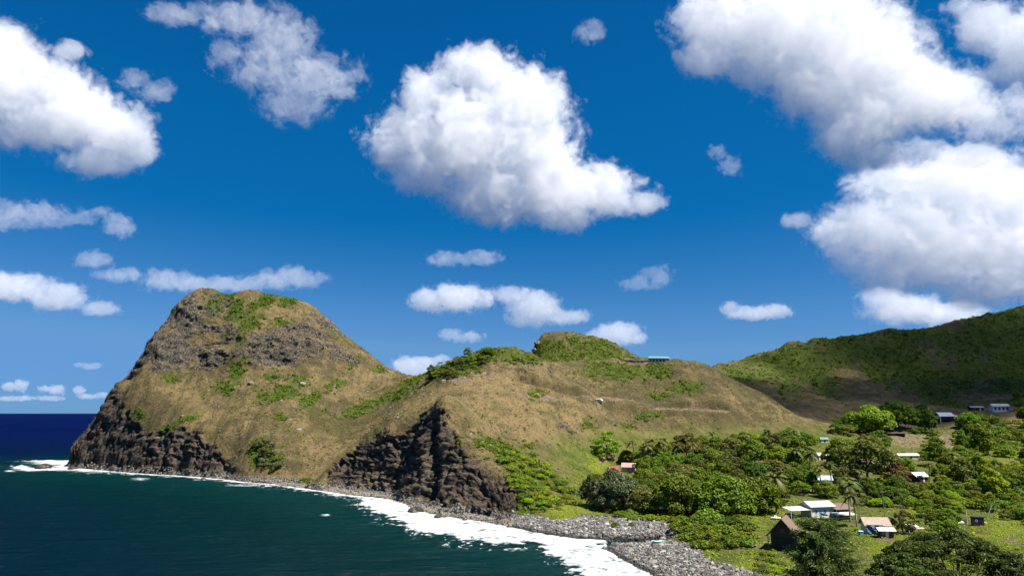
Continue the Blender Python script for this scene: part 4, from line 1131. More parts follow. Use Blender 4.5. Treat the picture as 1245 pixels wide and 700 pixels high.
RED_L = paint('red_lamp_glass', (.35, .01, .01), .2, .0)

class MB:
    def __init__(s): s.bm = bmesh.new()
    def box(s, x0, x1, y0, y1, z0, z1, bev=0.0):
        r = bmesh.ops.create_cube(s.bm, size=1.0)
        for v in r['verts']:
            v.co = Vector((x0 + (v.co.x + .5) * (x1 - x0), y0 + (v.co.y + .5) * (y1 - y0), z0 + (v.co.z + .5) * (z1 - z0)))
        if bev > 0:
            ed = list({e for v in r['verts'] for e in v.link_edges})
            bmesh.ops.bevel(s.bm, geom=ed, offset=bev, segments=2, affect='EDGES')
        return s
    def poly(s, pts, faces):
        vs = [s.bm.verts.new(p) for p in pts]
        for f in faces: s.bm.faces.new([vs[i] for i in f])
        return s
    def slab(s, quad, th):
        """a slab of thickness th below the four given corners"""
        q = [Vector(p) for p in quad]; n = (q[1] - q[0]).cross(q[3] - q[0]).normalized()
        if n.z < 0: n = -n
        p = [*q, *[a - n * th for a in q]]
        return s.poly(p, [(0, 1, 2, 3), (7, 6, 5, 4), (0, 4, 5, 1), (1, 5, 6, 2), (2, 6, 7, 3), (3, 7, 4, 0)])
    def tube(s, pts, r, n=8):
        V, F_ = tube_np(np.array(pts, float), np.full(len(pts), r) if np.ndim(r) == 0 else np.array(r), n)
        vs = [s.bm.verts.new(v) for v in V]
        for f in F_: s.bm.faces.new([vs[i] for i in f])
        s.bm.faces.new(vs[:n][::-1]); s.bm.faces.new(vs[-n:])
        return s
    def build(s, name, mat, parent=None, smooth_shade=False):
        bmesh.ops.recalc_face_normals(s.bm, faces=s.bm.faces[:])
        me = bpy.data.meshes.new(name); s.bm.to_mesh(me); s.bm.free()
        if smooth_shade:
            for p in me.polygons: p.use_smooth = True
        return link_mesh(name, me, mat, parent)
def base(name, label, cat, px, py, rz=0.0, dz=0.0, group=None, hit=None):
    g = hit or ground_hit(px, py)
    e = bpy.data.objects.new(name, None); COL.objects.link(e); e.location = (g[0], g[1], g[2] + dz)
    e.rotation_euler = (0, 0, math.radians(rz)); set_props(e, label, cat, group)
    return e, mpp(g[1])
def window(e, u, z, w, h, y, face='front', frame=WHITE, depth=.10):
    """window > frame, pane; front: on the plane y facing -y; right / left: on the plane x = y"""
    f = MB(); t = min(.14, w * .14)
    def bx(a0, a1, z0, z1, d0, d1, mb):
        if face == 'front': mb.box(a0, a1, y - d1, y - d0, z0, z1)
        elif face == 'left': mb.box(y - d1, y - d0, a0, a1, z0, z1)
        else: mb.box(y + d0, y + d1, a0, a1, z0, z1)
    bx(u - w / 2, u - w / 2 + t, z, z + h, .012, depth, f); bx(u + w / 2 - t, u + w / 2, z, z + h, .012, depth, f)
    bx(u - w / 2 + t, u + w / 2 - t, z, z + t, .012, depth, f); bx(u - w / 2 + t, u + w / 2 - t, z + h - t, z + h, .012, depth, f)
    o = f.build('window', frame, e)
    p = MB(); bx(u - w / 2 + t, u + w / 2 - t, z + t, z + h - t, .02, .05, p); p.build('pane', GLASS, o)
    return o
def door(e, u, w, h, y, mat, face='front', z=0.0):
    d = MB()
    if face == 'front': d.box(u - w / 2, u + w / 2, y - .09, y - .012, z, z + h, .02)
    else: d.box(y + .012, y + .09, u - w / 2, u + w / 2, z, z + h, .02)
    o = d.build('door', mat, e)
    k = MB()
    if face == 'front': k.box(u + w * .32, u + w * .40, y - .15, y - .095, z + h * .45, z + h * .5)
    else: k.box(y + .095, y + .15, u + w * .32, u + w * .40, z + h * .45, z + h * .5)
    k.build('handle', METAL, o)
    return o
def gable(e, W, D, H, R, wall, roof, over=.5, axis='x', th=.16, name='roof', skirt=3.0, x0=None):
    """walls W x D x H centred on x, front at y=0 running back to y=D; ridge along axis, R above the eaves"""
    m = MB(); a = -W / 2
    if axis == 'x':
        P = [(a, 0, -skirt), (-a, 0, -skirt), (-a, D, -skirt), (a, D, -skirt), (a, 0, H), (-a, 0, H), (-a, D, H), (a, D, H), (a, D / 2, H + R), (-a, D / 2, H + R)]
        m.poly(P, [(0, 1, 5, 4), (2, 3, 7, 6), (0, 4, 8, 7, 3), (1, 2, 6, 9, 5), (3, 2, 1, 0), (4, 5, 9, 8), (7, 8, 9, 6)])
    else:
        P = [(a, 0, -skirt), (-a, 0, -skirt), (-a, D, -skirt), (a, D, -skirt), (a, 0, H), (-a, 0, H), (-a, D, H), (a, D, H), (0, 0, H + R), (0, D, H + R)]
        m.poly(P, [(0, 1, 5, 8, 4), (2, 3, 7, 9, 6), (0, 4, 7, 3), (1, 2, 6, 5), (3, 2, 1, 0), (4, 8, 9, 7), (5, 6, 9, 8)])
    m.build('wall', wall, e)
    r = MB(); lift = th + .02
    if axis == 'x':
        s = R / (D / 2)
        r.slab([(a - over, -over, H - s * over + lift), (-a + over, -over, H - s * over + lift), (-a + over, D / 2, H + R + lift), (a - over, D / 2, H + R + lift)], th)
        r.slab([(a - over, D / 2 + .004, H + R + lift), (-a + over, D / 2 + .004, H + R + lift), (-a + over, D + over, H - s * over + lift), (a - over, D + over, H - s * over + lift)], th)
    else:
        s = R / (W / 2)
        r.slab([(a - over, -over, H - s * over + lift), (-.002, -over, H + R + lift), (-.002, D + over, H + R + lift), (a - over, D + over, H - s * over + lift)], th)
        r.slab([(.002, -over, H + R + lift), (-a + over, -over, H - s * over + lift), (-a + over, D + over, H - s * over + lift), (.002, D + over, H + R + lift)], th)
    return r.build(name, roof, e)
def lean(e, x0, x1, y0, y1, zf, zb, mat, name='porch_roof', th=.14, posts=True, post_mat=WHITE, r=.10, parent=None):
    MB().slab([(x0, y0, zf), (x1, y0, zf), (x1, y1, zb), (x0, y1, zb)], th).build(name, mat, parent or e)
    if posts:
        for x in (x0 + .3, x1 - .3):
            MB().box(x - r, x + r, y0 + .25 - r, y0 + .25 + r, -2.0, zf - th - .02).build('post', post_mat, e)

# the white roofed house with its carport, brown annexe and low white lean-to
e, s = base('house', 'white roofed house with a carport and a brown annexe roof, behind the ironwood tree', 'house', 1001, 629, 14)
gable(e, 30 * s, 20 * s, 13 * s, 4.5 * s, WHITE, ROOF_W, over=1.0)
window(e, -9 * s, 5 * s, 3.2 * s, 4 * s, 0); window(e, 3 * s, 5 * s, 3.2 * s, 4 * s, 0); door(e, -3 * s, 3 * s, 8 * s, 0, TEALP)
lean(e, -44 * s, -16 * s, -2 * s, 14 * s, 9.5 * s, 12 * s, ROOF_W, 'carport_roof')
lean(e, 12 * s, 38 * s, -8 * s, 10 * s, 9.5 * s, 14.5 * s, ROOF_RUST, 'annexe_roof', post_mat=WOODP)
MB().box(15.2 * s, 36 * s, 1 * s, 9.5 * s, -2, 8.6 * s).build('annexe_wall', WOOD_D, e)
lean(e, 2 * s, 30 * s, -20 * s, -9 * s, 5.0 * s, 7.0 * s, ROOF_W, 'porch_roof')
MB().slab([(-10 * s, -13 * s, 4.6 * s), (-2 * s, -13 * s, 4.2 * s), (-3 * s, -5 * s, 6.2 * s), (-10 * s, -5 * s, 6.6 * s)], .1).build('awning', TARP, e)
# dark brown shed
e, s = base('shed', 'tall dark brown shed with a rusty gable roof, half hidden by the ironwood tree', 'shed', 953, 669, -30)
gable(e, 27 * s, 30 * s, 20 * s, 15 * s, WOOD_D, ROOF_RUST, over=1.8, axis='y', th=.35)
m = MB(); m.box(-9 * s, 9 * s, -.3, -.012, 0, 14 * s); o = m.build('door', DARK, e)
MB().box(6 * s, 7 * s, -.5, -.31, 6 * s, 7.5 * s).build('handle', METAL, o)
window(e, 0, 20 * s, 4 * s, 4 * s, 0, frame=WOODP)
for x in (-16, 16): MB().box(x * s - .18, x * s + .18, -3 * s - .18, -3 * s + .18, -2, 17 * s).build('post', WOODP, e)
# house under a blue tarp, red shed, lean-to
e, s = base('house', 'house with faded tan roof and a blue tarp hung across its front', 'house', 1068, 649, -6)
gable(e, 26 * s, 16 * s, 11 * s, 6.5 * s, WHITE, ROOF_TAN, over=1.0)
m = MB(); nx, nz = 10, 6
pts = [(-13.5 * s + 19 * s * i / nx, -1.0 - .45 * math.sin(j * .9 + i * 1.3) - .5 * (1 - j / nz), 1.2 * s + (9.5 * s) * j / nz) for j in range(nz + 1) for i in range(nx + 1)]
pts2 = [(p[0], p[1] + .09, p[2]) for p in pts]; K = nx + 1
m.poly(pts + pts2, [(j * K + i, j * K + i + 1, (j + 1) * K + i + 1, (j + 1) * K + i) for j in range(nz) for i in range(nx)] + [tuple(len(pts) + q for q in (j * K + i, (j + 1) * K + i, (j + 1) * K + i + 1, j * K + i + 1)) for j in range(nz) for i in range(nx)])
m.build('tarp', TARP, e)
window(e, 10 * s, 4 * s, 3 * s, 3.5 * s, 0)
e, s = base('shed', 'small dark red shed with a white door and white roof, beside the tarp house', 'shed', 1079, 654, -6)
gable(e, 15 * s, 9 * s, 9 * s, 2.2 * s, WOOD_R, ROOF_W, over=1.0); door(e, 0, 3.6 * s, 7.8 * s, 0, WHITE)
window(e, -4.6 * s, 4 * s, 2.4 * s, 2.6 * s, 0, frame=WHITE)
e, s = base('lean_to', 'open white roofed lean-to right of the red shed, by the small olive tree', 'shelter', 1112, 647, 8)
lean(e, -7 * s, 7 * s, 0, 8 * s, 6 * s, 8.5 * s, ROOF_W, 'roof'); lean(e, 1.5 * s, 11 * s, -4 * s, -.3 * s, 4.5 * s, 5.6 * s, ROOF_TAN, 'side_roof', posts=True, post_mat=WOODP)
MB().box(-6 * s, 6 * s, 7 * s, 7.5 * s, -1, 6.8 * s).build('back_wall', WOODP, e)
# roofs among the trees
e, s = base('house', 'house with a bright white roof sunk in the trees right of the rusty tree', 'house', 1122, 586, 18)
gable(e, 17 * s, 12 * s, 7 * s, 4 * s, WOOD_D, ROOF_W, over=.9); window(e, -4 * s, 2.5 * s, 2.6 * s, 2.6 * s, 0); door(e, 2 * s, 2.2 * s, 5.5 * s, 0, WHITE)
e, s = base('house', 'small house with a blue grey roof deep among village trees', 'house', 1004, 590, -12)
gable(e, 15 * s, 11 * s, 7 * s, 4 * s, WHITE, ROOF_BLUE, over=.8); window(e, -3 * s, 2.5 * s, 2.4 * s, 2.6 * s, 0); window(e, 3 * s, 2.5 * s, 2.4 * s, 2.6 * s, 0)
e, s = base('house', 'small white house with a low white roof under the yellow clearing', 'house', 1003, 559, 10)
gable(e, 15 * s, 8 * s, 5.5 * s, 2.6 * s, WHITE, ROOF_W, over=.6); window(e, -3 * s, 1.6 * s, 2 * s, 2 * s, 0); door(e, 2.5 * s, 1.8 * s, 4 * s, 0, DARK)
e, s = base('long_shed', 'long low shed with a pale cream roof right of the large olive tree', 'shed', 1104, 558, 4)
gable(e, 27 * s, 6 * s, 4.5 * s, 1.8 * s, CREAM, paint('cream_roof', (.74, .68, .52), .6, .15, .5, streak=.4), over=.6); window(e, -7 * s, 1.3 * s, 2.2 * s, 1.8 * s, 0); door(e, 4 * s, 2.2 * s, 3.6 * s, 0, DARK)
e, s = base('hut', 'tiny hut with a teal roof above the yellow clearing', 'hut', 1003, 538, 0)
gable(e, 9 * s, 5 * s, 4.2 * s, 2 * s, WHITE, ROOF_TEAL, over=.5); door(e, 0, 1.6 * s, 3.2 * s, 0, DARK)
# upper houses in the shade
e, s = base('bungalow', 'bungalow with a pale grey roof, dark veranda and white post, below the mountain', 'house', 1152, 512, 6)
gable(e, 18 * s, 10 * s, 7 * s, 3.4 * s, NAVY, ROOF_GREY, over=.6); lean(e, -12.5 * s, 12.5 * s, -4.5 * s, -.7, 6.0 * s, 7.0 * s, ROOF_GREY, 'veranda_roof', r=.35)
for u in (-5, 0, 5): window(e, u * s, 2.4 * s, 2.6 * s, 2.6 * s, 0)
e, s = base('villa', 'white house with tall windows, highest on the valley side at the right edge', 'house', 1218, 500, -8)
gable(e, 19 * s, 9 * s, 6.5 * s, 2.6 * s, WHITE, ROOF_W, over=.6)
for u in (-6.5, -2.2, 2.2, 6.5): window(e, u * s, 1.3 * s, 2.5 * s, 4.0 * s, 0)
MB().box(-10.5 * s, 12.5 * s, -4 * s, -.05, -1.5, .3 * s).build('terrace', WHITE, e)
e, s = base('long_house', 'long low grey roofed house left of the white house with tall windows', 'house', 1189, 499, 3)
gable(e, 16 * s, 6 * s, 3.8 * s, 1.6 * s, WOOD_D, paint('dull_grey_roof', (.30, .30, .30), .7, .3, .5, streak=.4), over=.6); window(e, -4 * s, 1.2 * s, 2 * s, 1.6 * s, 0); door(e, 3 * s, 1.8 * s, 3.2 * s, 0, WHITE)
e, s = base('open_shelter', 'dark low open shelter on the bare earth yard under the mountain', 'shelter', 1093, 531, 0)
lean(e, -14 * s, 12 * s, 0, 7 * s, 4.2 * s, 5.6 * s, WOOD_D, 'roof', post_mat=WOODP); MB().box(-13 * s, 11 * s, 6 * s, 6.6 * s, -1, 4.6 * s).build('back_wall', WOOD_D, e)
# red roofed hut and its pink neighbour
e, s = base('hut', 'small hut with a red roof at the left end of the beach grove', 'hut', 748, 577, 22)
gable(e, 11 * s, 8 * s, 5.5 * s, 4 * s, WHITE, ROOF_RED, over=.8); window(e, -2.5 * s, 1.8 * s, 1.9 * s, 2 * s, 0); door(e, 2.2 * s, 1.9 * s, 4 * s, 0, WOOD_R)
e, s = base('cottage', 'cottage with faded pink roof just right of the red roofed hut', 'house', 764, 574, -18)
gable(e, 15 * s, 10 * s, 6.5 * s, 4 * s, paint('pink_wall', (.55, .34, .30), .8, .15), ROOF_PINK, over=.7); window(e, 0, 2 * s, 2.2 * s, 2.4 * s, 0)
# the house on the skyline of the central hill
def ridge_house():
    p = ground_hit(789, 441)
    e = bpy.data.objects.new('hilltop_house', None); COL.objects.link(e); e.location = (p[0], p[1], p[2]); s = mpp(p[1])
    set_props(e, 'long hilltop house with teal and grey roofs on the central skyline', 'house')
    MB().box(-31 * s, -17 * s, 0, 9 * s, -9, 3.0 * s).build('wing_wall', paint('grey_wall', (.30, .30, .29), .8, .1), e)
    lean(e, -33 * s, -15 * s, -1.5, 10 * s, 3.6 * s, 4.4 * s, ROOF_GREY, 'wing_roof', posts=False)
    MB().box(-16.9 * s, -1 * s, .5, 8 * s, -9, 2.8 * s).build('wall', CREAM, e)
    lean(e, -17 * s, .5 * s, -.8, 9 * s, 3.1 * s, 3.5 * s, CREAM, 'flat_roof', posts=False)
    MB().box(-.9 * s, 25 * s, 1, 9 * s, -9, 5.6 * s).build('upper_wall', paint('pale_pink_wall', (.58, .46, .42), .8, .1), e)
    MB().slab([(-2 * s, -1.2, 5.9 * s), (27 * s, -1.2, 5.6 * s), (25 * s, 6 * s, 8.2 * s), (2 * s, 6 * s, 8.6 * s)], .3).slab([(2 * s, 6 * s + .01, 8.6 * s), (25 * s, 6 * s + .01, 8.2 * s), (27 * s, 11 * s, 5.9 * s), (-2 * s, 11 * s, 5.9 * s)], .3).build('roof', ROOF_TEAL, e)
    for u in (2, 6, 10, 14, 18): window(e, u * s, 1.6 * s, 2.6 * s, 3 * s, 1, frame=WHITE)
    for u in (-28, -22): window(e, u * s, .6 * s, 3 * s, 1.8 * s, 0, frame=WHITE)
    for u in (-13, -8, -3.6): window(e, u * s, .4 * s, 2.6 * s, 1.9 * s, .5, frame=WHITE)
ridge_house()

# vehicles
def car(px, py, lpx, rz, label, kind='car', name='parked_car', mat=CARW):
    e, s = base(name, label, 'car' if kind != 'van' else 'van', px, py, rz, .0)
    k = lpx * s / 4.4                                            # modelled as a 4.4 m car along x, nose at +x
    m = MB()
    if kind == 'pickup':
        prof = [(-2.2, .45), (2.2, .45), (2.2, .95), (1.0, 1.05), (.55, 1.65), (-.45, 1.7), (-.6, 1.05), (-2.2, 1.05)]
    elif kind == 'van':
        prof = [(-2.2, .40), (2.2, .40), (2.2, 1.0), (1.6, 1.15), (1.1, 1.95), (-2.1, 2.0), (-2.2, 1.2)]
    else:
        prof = [(-2.2, .42), (2.2, .42), (2.2, .82), (1.15, .98), (.5, 1.48), (-1.5, 1.52), (-2.1, 1.0)]
    n = len(prof)
    w = [.88 if z < 1.1 else .72 for _, z in prof]
    P = [(x, -b, z) for (x, z), b in zip(prof, w)] + [(x, b, z) for (x, z), b in zip(prof, w)]
    m.poly(P, [tuple(range(n)), tuple(range(2 * n - 1, n - 1, -1))] + [(i, (i + 1) % n, n + (i + 1) % n, n + i) for i in range(n)])
    bmesh.ops.recalc_face_normals(m.bm, faces=m.bm.faces[:])
    bmesh.ops.bevel(m.bm, geom=m.bm.edges[:], offset=.06, segments=2, affect='EDGES')
    parts = [m.build('body', mat, e, True)]
    zt = {'pickup': (1.12, 1.58), 'van': (1.2, 1.8), 'car': (1.02, 1.40)}[kind]
    x0, x1 = {'pickup': (-.4, .75), 'van': (-1.9, 1.3), 'car': (-1.75, .85)}[kind]
    for sd in (-1, 1):
        g = MB(); g.poly([(x0, sd * .865, zt[0]), (x1, sd * .865, zt[0]), (x1 - .35, sd * .775, zt[1]), (x0 + .2, sd * .775, zt[1]), (x0, sd * .80, zt[0]), (x1, sd * .80, zt[0]), (x1 - .35, sd * .70, zt[1]), (x0 + .2, sd * .70, zt[1])],
               [(0, 1, 2, 3), (4, 7, 6, 5), (0, 4, 5, 1), (1, 5, 6, 2), (2, 6, 7, 3), (3, 7, 4, 0)])
        parts.append(g.build('side_window', GLASS, e))
    xa, xb = {'pickup': (1.06, .62), 'van': (1.62, 1.16), 'car': (1.17, .58)}[kind]
    g = MB(); g.slab([(xa + .04, -.68, zt[0] + .02), (xa + .04, .68, zt[0] + .02), (xb + .06, .60, zt[1] + .02), (xb + .06, -.60, zt[1] + .02)], .05); parts.append(g.build('windscreen', GLASS, e))
    for x in (-1.35, 1.35):
        for sd in (-1, 1):
            t = MB(); t.tube([(x, sd * .72, .36), (x, sd * .92, .36)], .36, 14); wh = t.build('wheel', RUBBER, e); parts.append(wh)
            r = MB(); r.tube([(x, sd * .925, .36), (x, sd * .945, .36)], .20, 10); r.build('rim', METAL, wh)
    for sd in (-1, 1):
        parts.append(MB().box(2.17, 2.24, sd * .62 - .17, sd * .62 + .17, .62, .80).build('headlight', LAMPG, e))
        parts.append(MB().box(-2.24, -2.17, sd * .62 - .14, sd * .62 + .14, .70, .88).build('tail_light', RED_L, e))
    e.scale = (k, k, k)
    return e
car(962, 629, 14, -60, 'white car parked nose out under the carport of the white roofed house')
car(943, 631, 11, 175, 'white pickup parked on the grass left of the carport', 'pickup', 'pickup_truck')
car(729, 488.5, 8.5, -4, 'white van on the road cut across the brown hill', 'van', 'van')
def boat():
    e, s = base('boat', 'pale green boat lying on the stones beside the stream mouth', 'boat', 800, 661, 8)
    L_ = 14 * s; rows = []; m = MB()
    for i in range(13):
        q = i / 12; w = 1.15 * math.sin(math.pi * min(.93, .12 + .8 * q)) ** .6; h = 1.3 + .35 * (2 * q - 1) ** 2
        rows.append([(L_ * (q - .5), -w, h), (L_ * (q - .5), -w * .75, .35), (L_ * (q - .5), 0, .08), (L_ * (q - .5), w * .75, .35), (L_ * (q - .5), w, h),
                     (L_ * (q - .5), w * .86, h), (L_ * (q - .5), 0, h - .75), (L_ * (q - .5), -w * .86, h)])
    flat_ = [p for r in rows for p in r]; F_ = []
    for i in range(12):
        for k in range(8): F_.append((i * 8 + k, i * 8 + (k + 1) % 8, (i + 1) * 8 + (k + 1) % 8, (i + 1) * 8 + k))
    F_ += [tuple(range(8)), tuple(12 * 8 + k for k in range(7, -1, -1))]
    m.poly(flat_, F_).build('hull', BOATG, e)
    for x in (-.22, .12): MB().box(L_ * x - .18, L_ * x + .18, -.85, .85, .92, 1.02).build('thwart', WOODP, e)
boat()
# the dark cabin with a leaning pole, posts and masts
e, s = base('cabin', 'dark navy box cabin on the rough grass behind the wide monkeypod tree', 'cabin', 1191, 639, -10)
MB().box(-5.5 * s, 5.5 * s, 0, 7 * s, -1.5, 9.5 * s, .06).build('wall', NAVY, e); MB().box(-6 * s, 6 * s, -.5 * s, 7.5 * s, 9.52 * s, 10.1 * s, .04).build('roof', NAVY, e)
MB().box(-5.9 * s, -5.55 * s, -.1, 7 * s, -1, 9.4 * s).build('side_board', WOOD_R, e); door(e, 1.5 * s, 3 * s, 7 * s, 0, DARK); window(e, -2.6 * s, 4.5 * s, 2.4 * s, 2.4 * s, 0)
def pole(name, label, cat, px, py, top, r, mat, lean_px=0.0, arms=False, depth=None):
    if depth is None: g = ground_hit(px, py)
    else:
        p = at(px, py, depth); g = (p[0], p[1], hz(p[0], p[1]))
    s = mpp(g[1]); h = at(px, top, g[1])[2] - g[2]
    e = bpy.data.objects.new(name, None); COL.objects.link(e); e.location = g; set_props(e, label, cat)
    MB().tube([(0, 0, -1), (lean_px * s * .5, 0, h * .5), (lean_px * s, 0, h)], [r, r * .85, r * .7], 8).build('pole', mat, e)
    if arms:
        MB().box(lean_px * s - 5 * r, lean_px * s + 5 * r, -.08, .08, h * .93, h * .93 + .2).build('crossarm', mat, e)
    else:
        MB().tube([(lean_px * s, 0, h), (lean_px * s * 1.01, 0, h + .25)], r * .9, 8).build('cap', METAL, e)
    return e
pole('leaning_pole', 'grey pole leaning to the right above the dark navy cabin', 'pole', 1197, 636, 612, .28, METAL, 12)
pole('post', 'pale upright post left of the dark navy cabin', 'post', 1176, 637, 619, .30, paint('pale_post', (.55, .50, .42), .8, .2))
pole('utility_pole', 'thin dark utility pole behind the tarp house', 'utility pole', 1076, 632, 596, .20, WOODP, 0, True)
pole('mast', 'thin radio mast on the mountain ridge at the right edge', 'mast', 1240, 378, 359, .35, METAL, 0, True, 1750)
pole('mast', 'tiny marker mast on the mountain ridge above the left spur', 'mast', 981, 416, 407, .30, METAL, 0, False, 1500)
e, s = base('sheet', 'grey metal sheet lying by the pale post', 'sheet', 1170, 637, 5)
MB().slab([(-5 * s, 0, 1.6 * s), (4 * s, 0, 1.4 * s), (4 * s, 5 * s, 3.2 * s), (-5 * s, 5 * s, 3.3 * s)], .12).build('panel', ROOF_GREY, e)
for x in (-4, 3): MB().box(x * s - .08, x * s + .08, 4.3 * s, 4.3 * s + .16, -1, 2.6 * s).build('prop', WOODP, e)
e, s = base('water_bin', 'teal plastic bin at the left corner of the tarp house', 'bin', 1048, 651, 0)
MB().box(-2.6 * s, 2.6 * s, 0, 4 * s, -.6, 4.6 * s, .3).build('body', TEALP, e); MB().box(-2.8 * s, 2.8 * s, -.15 * s, 4.2 * s, 4.62 * s, 5.2 * s, .1).build('lid', WHITE, e)

# ------------------------------------------------------------------ stones
STONE, nt2, o2 = new_mat('wave_worn_stone')
def stone_mat():
    t = nt2; L = t.links.new
    g = N(t, 'ShaderNodeNewGeometry')
    cr = N(t, 'ShaderNodeValToRGB'); L(g.outputs['Random Per Island'], cr.inputs[0])
    el = cr.color_ramp.elements; el[0].color = (.05, .047, .044, 1); el[1].color = (.44, .415, .37, 1); el[1].position = 1
    q = el.new(.45); q.color = (.155, .145, .13, 1); q = el.new(.8); q.color = (.31, .288, .255, 1)
    n1 = N(t, 'ShaderNodeTexNoise'); n1.inputs['Scale'].default_value = 2.5; n1.inputs['Detail'].default_value = 5; L(g.outputs['Position'], n1.inputs['Vector'])
    mx = N(t, 'ShaderNodeMix', data_type='RGBA', blend_type='MULTIPLY'); mx.inputs[0].default_value = .7; L(cr.outputs[0], mx.inputs[6]); L(n1.outputs['Color'], mx.inputs[7])
    sp = N(t, 'ShaderNodeSeparateXYZ'); L(g.outputs['Position'], sp.inputs[0])
    wt = N(t, 'ShaderNodeMapRange'); L(sp.outputs[2], wt.inputs[0]); wt.inputs[1].default_value = 1.1; wt.inputs[2].default_value = 2.0; wt.inputs[3].default_value = .85; wt.inputs[4].default_value = 0
    m2 = N(t, 'ShaderNodeMix', data_type='RGBA'); L(wt.outputs[0], m2.inputs[0]); L(mx.outputs[2], m2.inputs[6]); m2.inputs[7].default_value = (.016, .015, .014, 1)
    b = N(t, 'ShaderNodeBsdfPrincipled'); L(m2.outputs[2], b.inputs['Base Color']); b.inputs['Roughness'].default_value = .8
    L(b.outputs[0], o2.inputs['Surface'])
stone_mat()
def ico(sub=1):
    bm = bmesh.new(); bmesh.ops.create_icosphere(bm, subdivisions=sub, radius=1.0)
    V = np.array([v.co[:] for v in bm.verts]); F_ = np.array([[v.index for v in f.verts] for f in bm.faces]); bm.free(); return V, F_
def stones_mesh(name, P, R, seed, sub=1):
    rng = np.random.RandomState(seed); V, F_ = ico(sub); n = len(P)
    q = rng.normal(size=(n, 3, 3)); Q = np.linalg.qr(q)[0]
    sc = R[:, None] * rng.uniform(.6, 1.25, (n, 3)); sc[:, 2] *= .8
    W = V[None] * (1 + .22 * rng.normal(size=(n, len(V), 1)) * .8)
    W = np.einsum('nij,nkj->nki', Q, W) * sc[:, None] + P[:, None]
    Ff = (F_[None] + (np.arange(n) * len(V))[:, None, None]).reshape(-1, 3)
    return mesh_np(name, W.reshape(-1, 3), Ff, False)
def pick(w, n, seed, jit=.5):
    rng = np.random.RandomState(seed); w = (w * np.abs((RR * np.gradient(RR, axis=1)))).ravel(); w = w / w.sum()
    ids = rng.choice(len(w), n, p=w); p = VV[ids].copy(); p[:, :2] += rng.normal(size=(n, 2)) * jit
    p[:, 2] = height(p[:, 0], p[:, 1]); return p, rng
p, rng = pick(pebble * (GXv > 0) * (GYv < 430) * (SDv > -1.0), 19000, 31, .6)
set_props(link_mesh('cobbles', stones_mesh('cobbles', p + np.array([0, 0, .08]), .29 * np.exp(rng.normal(size=len(p)) * .58), 32), STONE), 'grey cobbles of the beach and the boulder spit', kind='stuff')
shore = (SDv > -2.5) * (SDv < 8) * ((GYv >= 430) | (GXv < 0)) * (GZv < 3.2) * (GYv < 830)
p, rng = pick(shore.astype(float) * (.3 + np.clip(fbm2(GXv / 20, GYv / 20, 2, .5, 88) + .3, 0, 1)), 5200, 33, .8)
set_props(link_mesh('shore_rubble', stones_mesh('shore_rubble', p, .50 * np.exp(rng.normal(size=len(p)) * .42), 34), paint('shore_stone', (.20, .175, .145), .9, .6, .35)), 'fallen rock rubble along the foot of headland and cliffs', kind='stuff')
rk_ok = hill_ok * (cliff < .02) *  smooth(.05, .4, fbm2(GXv / 30, GYv / 30, 3, .6, 209) + .6 * np.maximum(crag, crag2))
p, rng = pick(rk_ok, 2600, 35, .5)
set_props(link_mesh('slope_rocks', stones_mesh('slope_rocks', p, .42 * np.exp(rng.normal(size=len(p)) * .5), 36), paint('slope_stone', (.17, .15, .125), .9, .5, .6)), 'loose weathered stones scattered over the dry slopes', kind='stuff')
DARKROCK = paint('wet_dark_rock', (.030, .026, .023), .55, .15, .8)
def boulder(px, py, wpx, label, seed, mat=DARKROCK, group=None, z=0.0, land=False):
    if land and label.endswith('knob'):
        x, y, z = next(q for q in (ground_hit(px + k, py + .6 * k) for k in range(0, 40, 2)) if q and q[1] > 880)
    elif land:
        g = next(q for q in (ground_hit(px, py + k) for k in range(0, 40, 2)) if q); x, y, z = g
    else: x, y = on(px, py)
    r = wpx * mpp(y) / 2; rs = np.random.RandomState(seed); V, F_ = ico(3)
    a = rs.rand(3) * 50
    d = 1 + .55 * fbm3(V[:, 0] * .9 + a[0], V[:, 1] * .9 + a[1], V[:, 2] * .9 + a[2], 4, .6, seed=seed % 7)
    V = V * d[:, None] * np.array([r, r * .8, r * .55])
    o = link_mesh('boulder', mesh_np('boulder', V, F_, False), mat); o.location = (x, y, z + r * (-.18 if land else .12)); o.rotation_euler = (0, 0, rs.rand() * 6)
    set_props(o, label, 'rock', group)
GREYROCK = paint('pale_grey_rock', (.19, .175, .15), .9, .3, .8)
boulder(52, 570, 20, 'long dark sea rock washed by foam off the headland tip', 1); boulder(88, 571, 12, 'dark sea rock close against the headland tip', 2)
boulder(247, 583, 7, 'small dark rock standing in the surf under the left sea cliff', 3); boulder(266, 586, 6, 'small rock in the foam at the right foot of the left sea cliff', 4)
boulder(505, 623, 22, 'dark rock shelf at the foot of the central cliff, left end of the big surf', 5); boulder(535, 630, 16, 'dark wet boulder in the surf below the central cliff', 6)
for i, (px, py, w) in enumerate([(565, 633, 7), (590, 637, 6), (618, 642, 7), (650, 649, 6), (682, 654, 7), (712, 657, 6), (640, 646, 5), (600, 640, 5)]):
    boulder(px, py, w, 'dark wet boulder along the edge of the cobble beach, in the surf', 10 + i, group='boulders along the cobble beach waterline')
